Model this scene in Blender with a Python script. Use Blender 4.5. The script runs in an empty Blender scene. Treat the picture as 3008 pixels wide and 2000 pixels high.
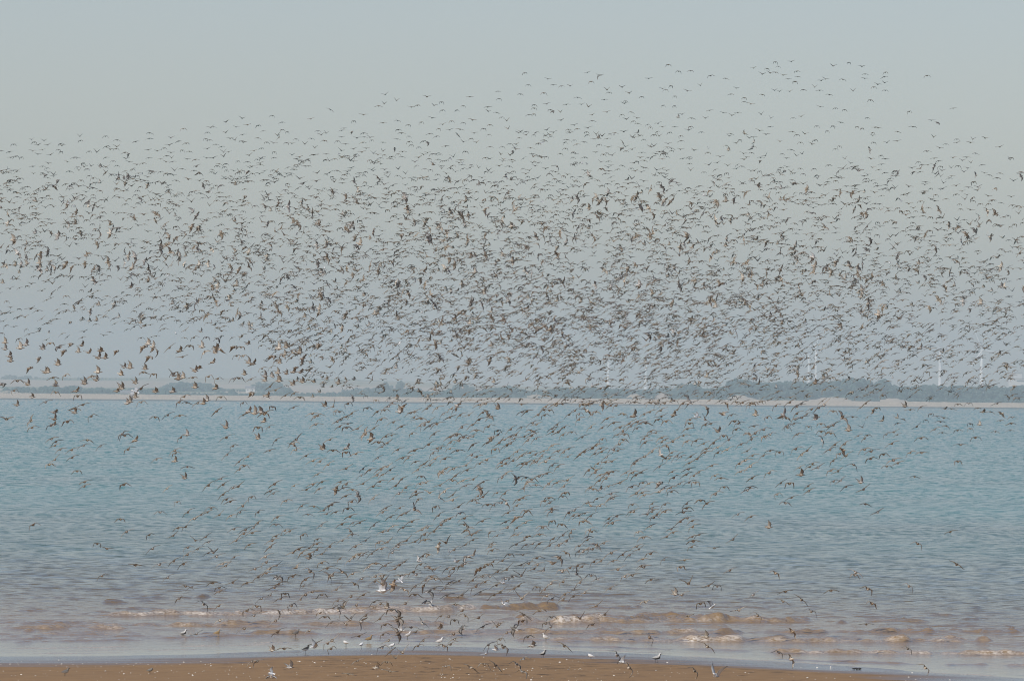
import bpy, math, random
import numpy as np
from mathutils import Vector, Matrix
random.seed(7); rng = np.random.default_rng(7)
S = bpy.context.scene

# ------------------------------------------------------------------ camera
FPX, W0, H0 = 20000.0, 3008.0, 2000.0          # a long lens: focal length in pixels of the photograph
CAM = np.array([0.0, 0.0, 8.7])
PITCH = math.atan(157.0 / FPX); ROLL = 0.0093
Fw = np.array([0, math.cos(PITCH), math.sin(PITCH)])
R0 = np.array([1.0, 0, 0]); U0 = np.array([0, -math.sin(PITCH), math.cos(PITCH)])
Rt = math.cos(ROLL) * R0 + math.sin(ROLL) * U0
Up = -math.sin(ROLL) * R0 + math.cos(ROLL) * U0
cd = bpy.data.cameras.new('camera'); cam = bpy.data.objects.new('camera', cd)
S.collection.objects.link(cam)
cd.sensor_fit = 'HORIZONTAL'; cd.sensor_width = 36.0; cd.lens = 36.0 * FPX / W0
cd.clip_start = 1.0; cd.clip_end = 40000.0
M = Matrix.Identity(4)
for i in range(3):
    M[i][0] = Rt[i]; M[i][1] = Up[i]; M[i][2] = -Fw[i]; M[i][3] = CAM[i]
cam.matrix_world = M
S.camera = cam

def ray(x, y):
    return Fw + (x - W0 / 2) / FPX * Rt + (H0 / 2 - y) / FPX * Up
def at(x, y, d):                                # point on the line of sight at distance d
    return CAM + ray(x, y) * d
def ground(x, y, z=0.0):
    r = ray(x, y); return CAM + r * ((z - CAM[2]) / r[2])

# ------------------------------------------------------------------ world, sun, exposure
SUN_EL = math.radians(42); sv = np.array([-0.55, -0.83])
SUN_ROT = math.atan2(sv[0], sv[1])
wd = bpy.data.worlds.new('World'); S.world = wd; wd.use_nodes = True
nt = wd.node_tree; nt.nodes.clear()
sky = nt.nodes.new('ShaderNodeTexSky'); sky.sky_type = 'NISHITA'; sky.sun_disc = False
sky.sun_elevation = SUN_EL; sky.sun_rotation = SUN_ROT
sky.air_density = 1.0; sky.dust_density = .7; sky.ozone_density = 1.6; sky.altitude = 0
bg = nt.nodes.new('ShaderNodeBackground'); bg.inputs['Strength'].default_value = 0.088
ow = nt.nodes.new('ShaderNodeOutputWorld')
tn = nt.nodes.new('ShaderNodeMix'); tn.data_type = 'RGBA'; tn.blend_type = 'MULTIPLY'; tn.inputs[0].default_value = 1.0; tn.inputs[7].default_value = (.99, .935, 1.02, 1)   # the photograph's cooler white balance
nt.links.new(sky.outputs[0], tn.inputs[6]); nt.links.new(tn.outputs[2], bg.inputs['Color']); nt.links.new(bg.outputs[0], ow.inputs['Surface'])
ld = bpy.data.lights.new('sun', 'SUN'); sun = bpy.data.objects.new('sun', ld); S.collection.objects.link(sun)
ld.energy = 3.3; ld.angle = math.radians(0.55); ld.color = (1.0, 0.95, 0.87)
sun.rotation_euler = Vector((sv[0] * math.cos(SUN_EL), sv[1] * math.cos(SUN_EL), math.sin(SUN_EL))).to_track_quat('Z', 'Y').to_euler()
sun.location = (-30, -40, 60)
S.view_settings.view_transform = 'Standard'; S.view_settings.look = 'None'
S.view_settings.exposure = 0.0; S.view_settings.gamma = 1.0
S.cycles.use_denoising = True; S.cycles.denoiser = 'OPENIMAGEDENOISE'; S.cycles.denoising_input_passes = 'RGB_ALBEDO_NORMAL'; S.cycles.denoising_prefilter = 'ACCURATE'
S.cycles.pixel_filter_type = 'BLACKMAN_HARRIS'; S.cycles.filter_width = 1.05
S.cycles.max_bounces = 5; S.cycles.volume_bounces = 1
S.cycles.sample_clamp_indirect = 3.0

# ------------------------------------------------------------------ helpers
def tag(o, label=None, cat=None, group=None, kind=None):
    if label: o['label'] = label
    if cat: o['category'] = cat
    if group: o['group'] = group
    if kind: o['kind'] = kind
    return o
def link(name, me, mat=None, parent=None):
    if mat is not None and not me.materials: me.materials.append(mat)
    o = bpy.data.objects.new(name, me); S.collection.objects.link(o)
    if parent is not None: o.parent = parent
    return o
def empty(name, loc=(0, 0, 0)):
    o = bpy.data.objects.new(name, None); S.collection.objects.link(o); o.location = loc
    o.empty_display_size = 0.2; return o
def mesh_np(name, V, Q, cols=None, smooth=True, attr='col'):
    """V (n,3), Q (m,4) quads (last index -1 for a triangle)."""
    V = np.asarray(V, np.float32); Q = np.asarray(Q, np.int32)
    me = bpy.data.meshes.new(name)
    tri = Q[:, 3] < 0
    cnt = np.where(tri, 3, 4); start = np.concatenate([[0], np.cumsum(cnt)[:-1]])
    flat = Q.reshape(-1); loops = flat[flat >= 0]
    me.vertices.add(len(V)); me.vertices.foreach_set('co', V.reshape(-1))
    me.loops.add(len(loops)); me.loops.foreach_set('vertex_index', loops)
    me.polygons.add(len(Q)); me.polygons.foreach_set('loop_start', start.astype(np.int32))
    try: me.polygons.foreach_set('loop_total', cnt.astype(np.int32))
    except Exception: pass
    me.polygons.foreach_set('use_smooth', np.full(len(Q), smooth))
    if cols is not None:
        C = np.ones((len(V), 4), np.float32); C[:, :3] = cols
        a = me.color_attributes.new(attr, 'FLOAT_COLOR', 'POINT'); a.data.foreach_set('color', C.reshape(-1))
    me.update(calc_edges=True); me.validate()
    return me
class G:
    """collects primitives into one mesh"""
    def __init__(s): s.V = []; s.Q = []; s.C = []; s.n = 0
    def add(s, V, Q, c=(1, 1, 1)):
        V = np.asarray(V, float); Q = np.asarray(Q, int)
        s.V.append(V); s.Q.append(np.where(Q >= 0, Q + s.n, -1))
        c = np.asarray(c, float); s.C.append(np.tile(c, (len(V), 1)) if c.ndim == 1 else c); s.n += len(V)
    def tube(s, pts, rad, seg=8, c=(1, 1, 1), cap=True):
        pts = np.asarray(pts, float); V = []; Q = []
        for i, p in enumerate(pts):
            t = pts[min(i + 1, len(pts) - 1)] - pts[max(i - 1, 0)]; t /= np.linalg.norm(t) + 1e-9
            a = np.cross(t, [0, 0, 1.0]) if abs(t[2]) < .9 else np.cross(t, [1.0, 0, 0]); a /= np.linalg.norm(a); b = np.cross(t, a)
            for k in range(seg):
                w = 2 * math.pi * k / seg; V.append(p + rad[i] * (a * math.cos(w) + b * math.sin(w)))
        for i in range(len(pts) - 1):
            for k in range(seg):
                k2 = (k + 1) % seg; Q.append([i * seg + k, i * seg + k2, (i + 1) * seg + k2, (i + 1) * seg + k])
        if cap:
            for base, p in ((0, pts[0]), ((len(pts) - 1) * seg, pts[-1])):
                V.append(p); j = len(V) - 1
                for k in range(seg): Q.append([base + k, base + (k + 1) % seg, j, -1])
        s.add(V, Q, c)
    def box(s, c0, c1, c=(1, 1, 1)):
        x0, y0, z0 = c0; x1, y1, z1 = c1
        V = [(x0, y0, z0), (x1, y0, z0), (x1, y1, z0), (x0, y1, z0), (x0, y0, z1), (x1, y0, z1), (x1, y1, z1), (x0, y1, z1)]
        s.add(V, [[0, 3, 2, 1], [4, 5, 6, 7], [0, 1, 5, 4], [1, 2, 6, 5], [2, 3, 7, 6], [3, 0, 4, 7]], c)
    def mesh(s, name, smooth=True):
        return mesh_np(name, np.concatenate(s.V), np.concatenate(s.Q), np.concatenate(s.C), smooth)

def mat_new(name):
    m = bpy.data.materials.new(name); m.use_nodes = True; n = m.node_tree.nodes
    return m, m.node_tree, n['Principled BSDF'], n['Material Output']
def N(t, typ, **kw):
    n = t.nodes.new(typ)
    for k, v in kw.items():
        if k.startswith('in_'): n.inputs[int(k[3:]) if k[3:].isdigit() else k[3:]].default_value = v
        else: setattr(n, k, v)
    return n
def mathn(t, op, a, b=None, clamp=False):
    n = t.nodes.new('ShaderNodeMath'); n.operation = op; n.use_clamp = clamp
    for i, v in enumerate((a, b)):
        if v is None: continue
        if isinstance(v, (int, float)): n.inputs[i].default_value = v
        else: t.links.new(v, n.inputs[i])
    return n.outputs[0]
def ramp(t, fac, stops):
    r = t.nodes.new('ShaderNodeValToRGB'); e = r.color_ramp.elements
    while len(e) > 1: e.remove(e[-1])
    e[0].position, e[0].color = stops[0][0], (*stops[0][1], 1)
    for p, c in stops[1:]:
        k = e.new(p); k.color = (*c, 1)
    t.links.new(fac, r.inputs[0]); return r.outputs[0]
def mixc(t, fac, a, b):
    n = t.nodes.new('ShaderNodeMix'); n.data_type = 'RGBA'
    for s, v in ((n.inputs[0], fac), (n.inputs[6], a), (n.inputs[7], b)):
        if isinstance(v, (int, float)): s.default_value = v
        elif isinstance(v, tuple): s.default_value = (*v, 1)
        else: t.links.new(v, s)
    return n.outputs[2]
def noise(t, scale, detail=3, rough=.55, vec=None, stretch=None):
    n = t.nodes.new('ShaderNodeTexNoise'); n.inputs['Scale'].default_value = scale
    n.inputs['Detail'].default_value = detail; n.inputs['Roughness'].default_value = rough
    if vec is None: vec = t.nodes.new('ShaderNodeTexCoord').outputs['Object']
    if stretch:
        m = t.nodes.new('ShaderNodeMapping'); m.inputs['Scale'].default_value = stretch
        t.links.new(vec, m.inputs[0]); vec = m.outputs[0]
    t.links.new(vec, n.inputs['Vector']); return n.outputs['Fac']

# ------------------------------------------------------------------ sea and beach
EDGE = [(-900, 1918), (0, 1927), (376, 1924), (752, 1914), (1000, 1902), (1250, 1895), (1504, 1903), (1880, 1917), (2256, 1940), (2600, 1962), (3008, 1992), (3900, 2060)]
_ep = np.array([ground(x, y)[:2] for x, y in EDGE])
def shore(x): return np.interp(x, _ep[:, 0], _ep[:, 1])
# crests of the small breakers as seen in the photograph: x0,y0,x1,y1 (pixels of the photograph on the water), height in m, foam 0..1
CRESTS = [(290, 1808, 760, 1806, .10, .75), (740, 1806, 1110, 1796, .12, .95), (1080, 1797, 1350, 1792, .10, .8), (1300, 1792, 1420, 1786, .17, 1.0),
 (1395, 1790, 1660, 1786, .17, .12), (1500, 1812, 1570, 1815, .10, 0), (1504, 1828, 1600, 1826, .13, .75), (1610, 1830, 1800, 1826, .13, .95), (1780, 1828, 2020, 1818, .14, .25),
 (1960, 1824, 2270, 1828, .13, .12), (240, 1846, 380, 1848, .10, .5), (385, 1844, 475, 1842, .09, .45), (485, 1840, 640, 1840, .08, .35), (640, 1836, 790, 1832, .11, .3),
 (860, 1833, 1000, 1832, .07, .1), (1100, 1830, 1290, 1829, .08, .35), (1240, 1832, 1330, 1832, .07, .3), (1400, 1828, 1500, 1826, .09, .6), (50, 1853, 125, 1853, .09, .1), (0, 1844, 50, 1842, .08, .3),
 (40, 1832, 130, 1830, .08, 0), (280, 1768, 380, 1770, .11, 0), (560, 1756, 640, 1754, .11, 0), (90, 1755, 125, 1756, .08, 0), (1850, 1782, 1900, 1782, .10, 0),
 (1500, 1858, 1620, 1860, .07, .3), (1660, 1860, 1860, 1856, .10, .25), (1940, 1860, 2070, 1858, .09, .6), (2080, 1862, 2200, 1858, .09, .05), (1980, 1884, 2200, 1882, .08, .8), (2180, 1882, 2290, 1882, .09, .1),
 (1500, 1880, 1750, 1885, .05, .15), (2330, 1822, 2400, 1824, .13, .05), (2250, 1824, 2300, 1826, .10, 0), (2250, 1883, 2420, 1881, .08, .3), (2400, 1882, 2490, 1884, .11, .2), (2590, 1884, 2690, 1886, .13, .15),
 (2560, 1854, 2640, 1854, .09, 0), (2640, 1858, 2770, 1860, .10, 0), (2770, 1846, 2850, 1856, .10, 0), (2720, 1883, 2860, 1883, .11, .6), (2850, 1884, 2930, 1886, .14, .3), (2930, 1855, 3008, 1860, .09, 0),
 (2250, 1916, 2560, 1918, .07, .4), (2540, 1919, 2760, 1921, .06, .55), (2740, 1921, 3060, 1921, .06, .6), (2260, 1936, 2720, 1951, .045, .05), (2760, 1953, 2920, 1951, .05, .1), (2940, 1954, 3060, 1953, .06, .3),
 (0, 1886, 450, 1879, .045, .05), (200, 1880, 760, 1868, .04, .05), (0, 1868, 320, 1866, .05, .1), (560, 1862, 900, 1862, .06, .2), (1000, 1872, 1330, 1872, .05, .15), (1300, 1860, 1520, 1864, .06, .3),
 (1500, 1893, 2256, 1913, .035, .1), (1000, 1880, 1500, 1884, .03, 0), (2620, 1818, 2690, 1822, .11, 0), (2440, 1826, 2500, 1828, .09, 0), (2800, 1815, 2900, 1820, .10, 0), (2560, 1800, 2620, 1804, .06, 0)]
HW = [h for h in np.arange(0)]
nc, ang_in = 760, 0.100
us = np.concatenate([[-.9, -.6, -.35, -.2, -.13], np.linspace(-ang_in, ang_in, nc), [.13, .2, .35, .6, .9]])
ys = [200.0]
while ys[-1] < 5830:
    ys.append(ys[-1] + .27 * ys[-1] ** 2 / (FPX * .3404 * CAM[2]))
ys = np.array(ys)
X = us[None, :] * ys[:, None] * np.where(np.abs(us) > .12, 1.0, 1.0)[None, :]
Y = np.repeat(ys[:, None], len(us), 1)
dr = np.gradient(ys)[:, None]
Z = np.zeros_like(X); SX = np.zeros_like(X); SY = np.zeros_like(X)
sh = shore(X); off = Y - sh
chopA = np.clip((off - 3) / 80, .10, 1)
for i in range(64):
    lam = .42 * (6.5 ** (i / 63.0)) * rng.uniform(.9, 1.1)
    th = math.radians(rng.normal(6, 48)); k = 2 * math.pi / lam
    a = .041 * lam / (2 * math.pi) * (1.0 if lam < 1.2 else .5)
    filt = np.clip(1.6 - 3.2 * dr / lam, 0, 1)
    ph = k * (np.sin(th) * X - np.cos(th) * Y) + rng.uniform(0, 6.3)
    Z += a * chopA * filt * np.cos(ph)
    sl_ = -a * k * chopA * (1 - filt) * np.sin(ph)       # slope of the ripples too short for the mesh to carry out there
    SX += sl_ * np.sin(th); SY -= sl_ * np.cos(th)
# gusts: patches of livelier and calmer water
gust = .9 + .18 * np.sin(X * .11 + 1.3 * np.sin(Y * .021)) * np.sin(Y * .034 + .6 * np.sin(X * .07))
Z *= gust
# long low swell that steepens as it shoals
sw = np.zeros_like(X)
for i in range(9):
    lam = rng.uniform(4.5, 9.0); th = math.radians(rng.normal(3, 9)); k = 2 * math.pi / lam
    sw += np.cos(k * (np.sin(th) * X - np.cos(th) * Y) + rng.uniform(0, 6.3))
sw = np.maximum(sw / 3.0 - .35, 0)
Z += .085 * sw * np.exp(-((off - 52) / 30.0) ** 2) * np.clip(1.4 - 2 * dr / 5, 0, 1)
foam = np.zeros_like(X)
for k in range(46):
    y0 = random.uniform(1745, 1880); x0 = random.uniform(-150, 2900); L0 = random.uniform(60, 420) * (1.3 if y0 > 1800 else .6)
    CRESTS.append((x0, y0, x0 + L0, y0 + random.uniform(-4, 5) + L0 * .006, random.uniform(.03, .065), random.choice((0, 0, .1, .25)) if y0 > 1790 else 0))
CRESTS += [(230, 1808, 1440, 1787, .085, .55), (1480, 1830, 2440, 1825, .12, .35), (980, 1860, 2230, 1860, .09, .25), (1480, 1881, 2980, 1886, .09, .4), (-60, 1847, 1340, 1831, .08, .3), (2220, 1856, 3060, 1859, .09, .15), (2200, 1915, 3060, 1922, .045, .45), (1380, 1786, 2300, 1782, .05, .05), (1480, 1780, 1680, 1781, .10, .1), (-60, 1878, 900, 1866, .05, .1),
 (0, 1903, 430, 1899, .012, .5), (150, 1911, 640, 1905, .010, .4), (500, 1897, 900, 1890, .012, .55), (700, 1888, 1010, 1884, .014, .5), (60, 1918, 380, 1917, .008, .35), (1480, 1899, 1980, 1916, .012, .5), (2000, 1926, 2500, 1952, .012, .45), (2500, 1962, 2950, 1985, .012, .5), (1000, 1893, 1400, 1890, .012, .4)]
nrow = int(np.searchsorted(ys, 330))
xs_, ys_ = X[:nrow], Y[:nrow]
wob = .22 * np.sin(xs_ * .9 + 1) + .16 * np.sin(xs_ * 2.3) + .1 * np.sin(xs_ * 5.1 + 2) + .05 * np.sin(xs_ * 11.3)
for (x0, y0, x1, y1, h, fo) in CRESTS:
    p, q = ground(x0, y0), ground(x1, y1)
    t = (xs_ - p[0]) / (q[0] - p[0]); ln = q[0] - p[0]
    e = np.clip(np.minimum(t, 1 - t) * ln / max(.5, .14 * ln), 0, 1); e = e * e * (3 - 2 * e)
    yc = p[1] + (q[1] - p[1]) * t + wob * (1.2 if ln > 5 else .7)
    d = ys_ - yc                                     # >0 behind the crest, <0 the face towards the beach
    hv = h * 1.6 * (.78 + .2 * np.sin(xs_ * 1.7 + y0) + .14 * np.sin(xs_ * 4.1) + .1 * np.sin(xs_ * 9.7 + x0))
    prof = np.where(d > 0, np.exp(-(d / .9) ** 2), np.exp(-(d / .30) ** 2))
    Z[:nrow] += hv * e * prof
    if fo > 0:
        f = fo * e * np.exp(-((d + .22) / (.22 + .22 * fo)) ** 2) * (.75 + .25 * np.sin(xs_ * 3.1 + x0))
        foam[:nrow] = np.maximum(foam[:nrow], f)
Z *= np.clip((off + 1) / 3, 0, 1)
SX += np.gradient(Z, axis=1) / np.maximum(np.gradient(X, axis=1), 1e-3); SY += np.gradient(Z, axis=0) / dr
nr, ncx = X.shape
V = np.stack([X, Y, Z], -1).reshape(-1, 3)
idx = np.arange(nr * ncx).reshape(nr, ncx)
Q = np.stack([idx[:-1, :-1], idx[:-1, 1:], idx[1:, 1:], idx[1:, :-1]], -1).reshape(-1, 4)
shallow = (np.exp(-np.clip(off, 0, None) / 46.0) + .085 * np.exp(-np.clip(off, 0, None) / 380.0)).reshape(-1)
me = mesh_np('sea', V, Q, np.stack([foam.reshape(-1), shallow, np.zeros(len(V))], -1))
sa = me.attributes.new('slope', 'FLOAT_VECTOR', 'POINT'); sa.data.foreach_set('vector', np.stack([-SX, -SY, np.ones_like(SX)], -1).astype(np.float32).reshape(-1))
m, t, b, o_ = mat_new('sea_water')
at_ = N(t, 'ShaderNodeAttribute', attribute_name='col'); sep = N(t, 'ShaderNodeSeparateColor'); t.links.new(at_.outputs['Color'], sep.inputs[0])
n1 = noise(t, .035, 3, stretch=(1, .35, 1))
shal = mathn(t, 'ADD', sep.outputs[1], mathn(t, 'MULTIPLY', mathn(t, 'SUBTRACT', n1, .5), .12))
body = ramp(t, shal, [(0.0, (.004, .185, .18)), (.03, (.02, .165, .155)), (.06, (.055, .135, .125)), (.12, (.10, .12, .095)), (.20, (.125, .115, .075)), (.36, (.19, .125, .055)), (.5, (.27, .165, .062)), (.9, (.29, .18, .07))])
nf = noise(t, 7.0, 4, .7)
fm = mathn(t, 'MULTIPLY', sep.outputs[0], ramp(t, nf, [(.36, (0, 0, 0)), (.62, (1, 1, 1))]))
fm = mathn(t, 'MULTIPLY', fm, 1.7, True)
t.links.new(mixc(t, fm, body, (.78, .70, .60)), b.inputs['Base Color'])
t.links.new(mathn(t, 'ADD', mathn(t, 'MULTIPLY', fm, .6), .06, True), b.inputs['Roughness'])
b.inputs['IOR'].default_value = 1.333
tc = N(t, 'ShaderNodeTexCoord')
h1 = noise(t, 2.2, 4, .6, tc.outputs['Object'], (.7, 1, 1)); h2 = noise(t, .35, 3, .5, tc.outputs['Object'], (.6, 1, 1))
hh = mathn(t, 'ADD', mathn(t, 'MULTIPLY', h1, .42), mathn(t, 'MULTIPLY', h2, .35))
calm = mathn(t, 'SUBTRACT', 1.0, mathn(t, 'MULTIPLY', sep.outputs[1], .9), True)
hh = mathn(t, 'MULTIPLY', hh, calm)
bp = N(t, 'ShaderNodeBump'); bp.inputs['Strength'].default_value = .75; bp.inputs['Distance'].default_value = .55
sn = N(t, 'ShaderNodeAttribute', attribute_name='slope'); vn = N(t, 'ShaderNodeVectorMath', operation='NORMALIZE'); t.links.new(sn.outputs['Vector'], vn.inputs[0]); t.links.new(vn.outputs[0], bp.inputs['Normal'])
t.links.new(hh, bp.inputs['Height']); t.links.new(bp.outputs[0], b.inputs['Normal'])
SEA = link('sea_water', me, m); tag(SEA, 'blue-green choppy sea turning brown where it meets the beach', kind='structure')

# sand: wet and shining by the water's edge
gx = np.concatenate([np.linspace(-400, -40, 30), np.linspace(-39, 39, 260), np.linspace(40, 400, 30)])
gy = np.concatenate([np.linspace(-60, 190, 60), np.linspace(190.5, 245, 260), np.linspace(248, 400, 20)])
GX, GY = np.meshgrid(gx, gy)
o2 = shore(GX) - GY
GZ = np.where(o2 > 0, .0115 * o2, .03 * o2)
GZ = np.maximum(GZ, -3.0)
for i in range(14):
    lam = rng.uniform(1.2, 9); th = rng.normal(0, .3); k = 2 * math.pi / lam
    GZ += .0040 * (lam / 4) ** .5 * np.cos(k * (math.sin(th) * GX - math.cos(th) * GY * .8) + rng.uniform(0, 6)) * np.clip(.25 + np.abs(o2) / 8, 0, 1)
n_, m_ = GX.shape; idx = np.arange(n_ * m_).reshape(n_, m_)
Q = np.stack([idx[:-1, :-1], idx[:-1, 1:], idx[1:, 1:], idx[1:, :-1]], -1).reshape(-1, 4)
me = mesh_np('sand', np.stack([GX, GY, GZ], -1).reshape(-1, 3), Q)
m, t, b, o_ = mat_new('wet_sand')
g = N(t, 'ShaderNodeNewGeometry'); sp = N(t, 'ShaderNodeSeparateXYZ'); t.links.new(g.outputs['Position'], sp.inputs[0])
nz = noise(t, .35, 4, .6, stretch=(.25, 1, 1)); nz2 = noise(t, 3.0, 5, .65, stretch=(.35, 1, 1)); nz3 = noise(t, 60, 2, .5)
wet = mathn(t, 'SUBTRACT', mathn(t, 'ADD', sp.outputs[2], mathn(t, 'MULTIPLY', mathn(t, 'SUBTRACT', nz, .5), -.07)), .012)
wetf = mathn(t, 'SUBTRACT', 1.0, mathn(t, 'MULTIPLY', mathn(t, 'SUBTRACT', wet, .02), 9.0, True), True)       # 1 = film of water, 0 = drained sand
dry = ramp(t, nz2, [(.25, (.23, .138, .064)), (.5, (.30, .182, .085)), (.75, (.365, .228, .108))])
t.links.new(mixc(t, wetf, dry, (.10, .072, .058)), b.inputs['Base Color'])
t.links.new(ramp(t, wetf, [(0, (.8,) * 3), (.2, (.42,) * 3), (.5, (.26,) * 3), (.85, (.1,) * 3), (1, (.04,) * 3)]), b.inputs['Roughness'])
bp = N(t, 'ShaderNodeBump'); bp.inputs['Strength'].default_value = .35; bp.inputs['Distance'].default_value = .05
t.links.new(mathn(t, 'ADD', nz2, mathn(t, 'MULTIPLY', nz3, .3)), bp.inputs['Height']); t.links.new(bp.outputs[0], b.inputs['Normal'])
t.links.new(mathn(t, 'ADD', .2, mathn(t, 'MULTIPLY', wetf, .4)), b.inputs['Specular IOR Level'])
SAND = link('sand', me, m); tag(SAND, 'flat brown sand of the beach, wet and shining at the water', kind='structure')

def sand_z(x, y):
    o = shore(x) - y
    return float(.0115 * o if o > 0 else .03 * o)
def on_beach(px, py):                             # the beach point seen at a pixel
    z = 0.1
    for _ in range(6):
        p = ground(px, py, z); z = max(sand_z(p[0], p[1]), 0.0)
    return np.array([p[0], p[1], max(z, 0.0)])

# ------------------------------------------------------------------ far shore
WD = 5812.0
def far_h(x, y):                                  # height of the land beyond the sea wall
    d = y - WD
    base = 2.8 + 5.5 * np.clip((d - 150) / 700, 0, 1) + 7.5 * np.clip((d - 900) / 1600, 0, 1)
    left = np.clip((-x / 300.0 + .2), 0, 1)
    base = base + np.clip((d - 2200) / 1800, 0, 1) * (3 + 8 * left)
    right = np.clip((x - 150) / 200.0, 0, 1)
    return base * (1 - .45 * right) + 1.0 * np.sin(x * .006 + y * .001) * np.clip(d / 800, 0, 1)
hx = np.linspace(-5200, 5200, 420); hy = np.concatenate([np.linspace(WD + 8, WD + 1200, 60), np.linspace(WD + 1250, 12600, 60)])
HX, HY = np.meshgrid(hx, hy); HZ = far_h(HX, HY); HZ[0] = -.5
n_, m_ = HX.shape; idx = np.arange(n_ * m_).reshape(n_, m_)
Q = np.stack([idx[:-1, :-1], idx[:-1, 1:], idx[1:, 1:], idx[1:, :-1]], -1).reshape(-1, 4)
me = mesh_np('fields', np.stack([HX, HY, HZ], -1).reshape(-1, 3), Q)
m, t, b, o_ = mat_new('farmland')
vo = N(t, 'ShaderNodeTexVoronoi'); vo.inputs['Scale'].default_value = .0035
tc = N(t, 'ShaderNodeTexCoord'); mp = N(t, 'ShaderNodeMapping'); mp.inputs['Scale'].default_value = (1, .45, 1)
t.links.new(tc.outputs['Object'], mp.inputs[0]); t.links.new(mp.outputs[0], vo.inputs['Vector'])
sc = N(t, 'ShaderNodeSeparateColor'); t.links.new(vo.outputs['Color'], sc.inputs[0])
t.links.new(ramp(t, sc.outputs[0], [(0, (.50, .38, .26)), (.4, (.56, .44, .32)), (.62, (.40, .33, .2)), (.8, (.16, .18, .08))]), b.inputs['Base Color'])
b.inputs['Roughness'].default_value = .9
tag(link('far_hills', me, m), 'pale stubble fields rising gently behind the far shore', kind='structure')

# sea wall: a long sloping bank of pale stone with a dark tidal band at its foot
wx = np.linspace(-5200, 5200, 2600)
prof = [(-2.0, -.6), (0.0, .15), (3.5, 1.0), (7.5, 2.8), (11.5, 4.7), (13.0, 5.3), (16.0, 5.35), (20.0, 3.0), (26, 2.4)]
V = []; 
for j, (dy, z) in enumerate(prof):
    zz = z + (rng.normal(0, .16, len(wx)) if 1 < j < 6 else 0) + .18 * np.sin(wx * .011) * (j > 4)
    V.append(np.stack([wx, WD + dy + rng.normal(0, .2, len(wx)), zz * np.ones(len(wx))], -1))
V = np.concatenate(V); k = len(wx); idx = np.arange(len(prof) * k).reshape(len(prof), k)
Q = np.stack([idx[:-1, :-1], idx[:-1, 1:], idx[1:, 1:], idx[1:, :-1]], -1).reshape(-1, 4)
me = mesh_np('sea_wall', V, Q, smooth=False)
m, t, b, o_ = mat_new('revetment_stone')
g = N(t, 'ShaderNodeNewGeometry'); sp = N(t, 'ShaderNodeSeparateXYZ'); t.links.new(g.outputs['Position'], sp.inputs[0])
st = noise(t, .9, 4, .75)
col = ramp(t, st, [(.3, (.28, .20, .13)), (.5, (.48, .365, .26)), (.68, (.70, .57, .43))])
tide = mathn(t, 'MULTIPLY', mathn(t, 'SUBTRACT', mathn(t, 'ADD', sp.outputs[2], mathn(t, 'MULTIPLY', noise(t, .05, 2), .5)), .95), 1.6, True)
t.links.new(mixc(t, tide, (.05, .055, .055), col), b.inputs['Base Color']); b.inputs['Roughness'].default_value = .9
tag(link('sea_wall', me, m), 'long low bank of pale stone along the whole far shore, dark at its foot', 'sea wall')

# pale grassy banks that show between the sea wall and the wood
FARM = bpy.data.materials['farmland']
for (xa, xb, yt) in ((2340, 2520, 1163), (2570, 2700, 1166), (2110, 2250, 1160), (1540, 1630, 1153), (1820, 1910, 1157), (-60, 80, 1146)):
    p0, p1, tp = at(xa, yt, 5930), at(xb, yt, 5930), at((xa + xb) / 2, yt, 5930); nx_, ny_ = 30, 12
    gx2, gy2 = np.meshgrid(np.linspace(0, 1, nx_), np.linspace(0, 1, ny_))
    hgt = (tp[2] - 2.0) * np.sin(math.pi * gx2) ** .8 * (.85 + .15 * np.sin(gx2 * 7 + xa)) * np.sin(math.pi * gy2) ** .6 * (1 + .05 * np.sin(gx2 * 17) + .04 * np.sin(gx2 * 41 + xa))
    VV_ = np.stack([p0[0] - 4 + (p1[0] - p0[0] + 8) * gx2, 5885 + 90 * gy2, 2.0 + hgt], -1).reshape(-1, 3); ix = np.arange(nx_ * ny_).reshape(ny_, nx_)
    o = link('hill', mesh_np('hill', VV_, np.stack([ix[:-1, :-1], ix[:-1, 1:], ix[1:, 1:], ix[1:, :-1]], -1).reshape(-1, 4)), FARM)
    tag(o, 'low pale grassy bank between the sea wall and the wood', kind='structure')
# foliage
m, t, b, o_ = mat_new('foliage')
fz = noise(t, .22, 4, .7)
t.links.new(ramp(t, fz, [(.3, (.03, .055, .045)), (.55, (.055, .085, .068)), (.75, (.09, .12, .095))]), b.inputs['Base Color']); b.inputs['Roughness'].default_value = .8
FOL = m
m, t, b, o_ = mat_new('bark'); t.links.new(ramp(t, noise(t, 2.0), [(.3, (.06, .045, .03)), (.7, (.12, .09, .07))]), b.inputs['Base Color']); b.inputs['Roughness'].default_value = .9
BARK = m
import bmesh
_b = bmesh.new(); bmesh.ops.create_icosphere(_b, subdivisions=2, radius=1.0)
ICO_V = np.array([v.co[:] for v in _b.verts]); ICO_F = np.array([[v.index for v in f.verts] + [-1] for f in _b.faces]); _b.free()
def clump(G_, c, r, sq=.8):
    f = 1 + rng.normal(0, .17, len(ICO_V)); G_.add(ICO_V * f[:, None] * np.array([r, r, r * sq]) + c, ICO_F)
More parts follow.
